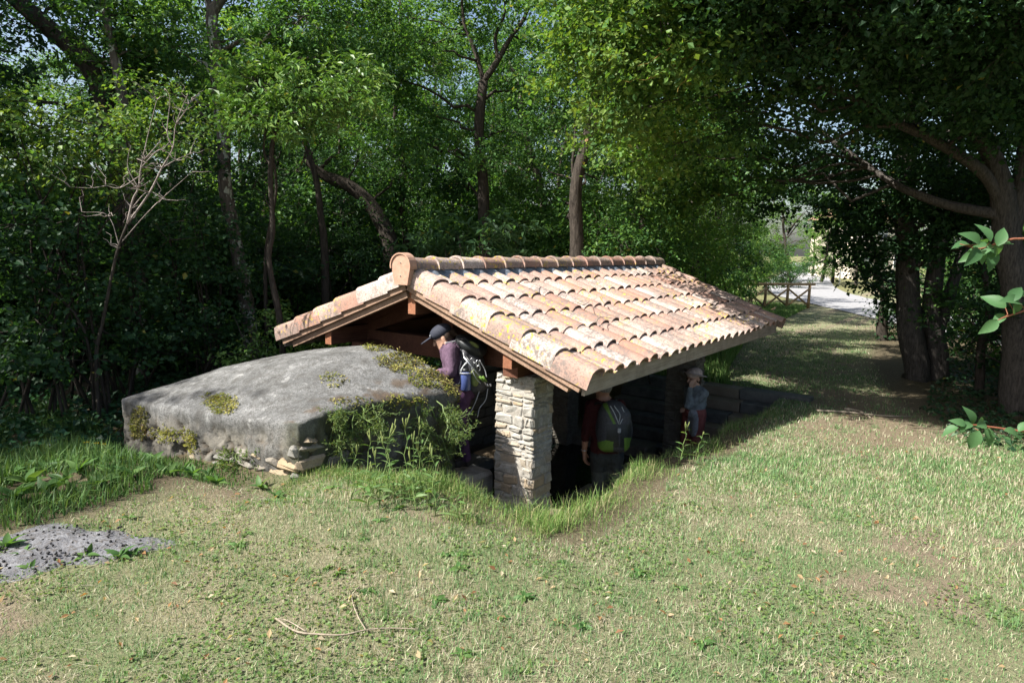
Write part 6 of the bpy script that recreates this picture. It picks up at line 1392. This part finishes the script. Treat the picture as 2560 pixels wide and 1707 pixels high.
for pts_, m_ in (([Q3(690, 700, -.34), Q3(692, 760, -.345), Q3(695, 860, -.32), Q3(690, 960, -.28)], 'dgrey'), ([Q3(600, 470, -.29), Q3(640, 540, -.31), Q3(690, 660, -.33)], 'strap'), ([Q3(720, 480, -.28), Q3(745, 560, -.29), Q3(700, 660, -.33)], 'strap'), ([Q3(640, 470, -.29), Q3(700, 560, -.32), Q3(690, 640, -.33)], 'strap'), ([Q3(440, 460, -.06), Q3(470, 440, -.12), Q3(520, 450, -.2)], 'black'), ([Q3(660, 430, -.06), Q3(660, 410, -.12), Q3(650, 450, -.2)], 'black')):
    link('strap', MB().tube(spline(pts_, 12) - bp, .0055 if m_ == 'strap' else .011, 6).mesh('strap', M[m_], True), e)
c_ = Q3(695, 725, -.352) - bp; link('buckle', MB().box(c_ - np.array([.012, .012, .022]), c_ + np.array([.012, .012, .022])).mesh('buckle', M['strap']), e)
# --- the woman by the far pillar
dW = 9.0; pr = []
def W3(zx, zy, d=0.0): return Z3(zx, zy, d, dW)
fT = unit(-_R * .9 - _F * .5); sT = np.cross(up0, fT); XT = frame(fT, None, up0)
hc_ = W3(1462, 185); hx, hy, hz = head(pr, hc_, unit(fT - up0 * .12), up0, 0, 1.0)
pr += [(('cone', W3(1478, 235), W3(1485, 285), .048, .055), 0, .03), (('ell', W3(1482, 310), (.10, .18, .07), XT), 1, .05), (('ell', W3(1478, 385), (.125, .175, .13), XT), 1, .05), (('ell', W3(1472, 460), (.13, .165, .08), XT), 1, .05),
       (('ell', W3(1468, 530), (.14, .18, .11), XT), 2, .03)]
shN = W3(1440, 315) + sT * -.0; cen = W3(1482, 320)
for q, el, wr in ((1, W3(1405, 470, -.14), W3(1422, 300, -.16)), (-1, W3(1555, 455, .1), W3(1420, 490, -.02))):
    sh = cen + sT * .165 * q; pr += [(('cone', sh, el, .06, .05), 1, .03), (('cone', el, wr, .05, .036), 1, .015)]
hand(pr, W3(1422, 300, -.16), up0 + _R * .25, _R, _R * .6 + _F * .3, 0, .5, .95); hand(pr, W3(1420, 490, -.02), -_R - up0 * .3, up0, -_F, 0, .6, .95)
for q in (-1, 1):
    hip = W3(1468, 570) + sT * .09 * q; an = hip + sT * .02 * q - _R * .02; an[2] = FLOOR + .115; kn = (hip + an) / 2 + fT * .03
    pr += [(('cone', hip, kn, .098, .070), 2, .03), (('cone', kn, an, .068, .052), 2, .02), (('cone', an - up0 * .06 - fT * .04, an - up0 * .065 + fT * .14, .045, .038), 3, .02)]
bW = W3(1468, 700); bW[2] = FLOOR; wm = empty('person', bW, label='person in sun hat and red trousers standing by the far pillar', cat='person')
def paint3(c, ft):
    uu, vv, _ = to_px(c); zx = (uu - 1380) * 4.127; zy = (vv - 900) * 4.127; ft = ft.copy()
    g = (((zx - 1455) / 58) ** 2 + ((zy - 640) / 150) ** 2 < 1) & (ft == 2) & (((c - W3(1468, 640)) @ _F) < .02); ft[g] = 4; return ft
figure('body', pr, [M['skin'], M['bluegrey'], M['red'], M['boot'], M['greypanel']], .0085, wm, bW, paint3)
eyes(wm, bW, hc_, hx, hy, hz)
Fm = np.stack([hx, hy, hz], 1)
figure('hair', [(('ell', hc_ - hx * .03 - hz * .005, (.085, .083, .095), Fm), 0, .02), (('ell', hc_ - hx * .06 - hz * .08, (.04, .06, .05), Fm), 0, .03)], [M['hair']], .008, wm, bW)
figure('sun_hat', [(('ell', hc_ + hz * .065 - hx * .015, (.115, .095, .075), Fm), 0, .015), (('ell', hc_ + hz * .045 - hx * .03, (.17, .155, .012), frame(hx + hz * .35, None, hz)), 0, .025)], [M['hat']], .007, wm, bW)
if False:
    pass
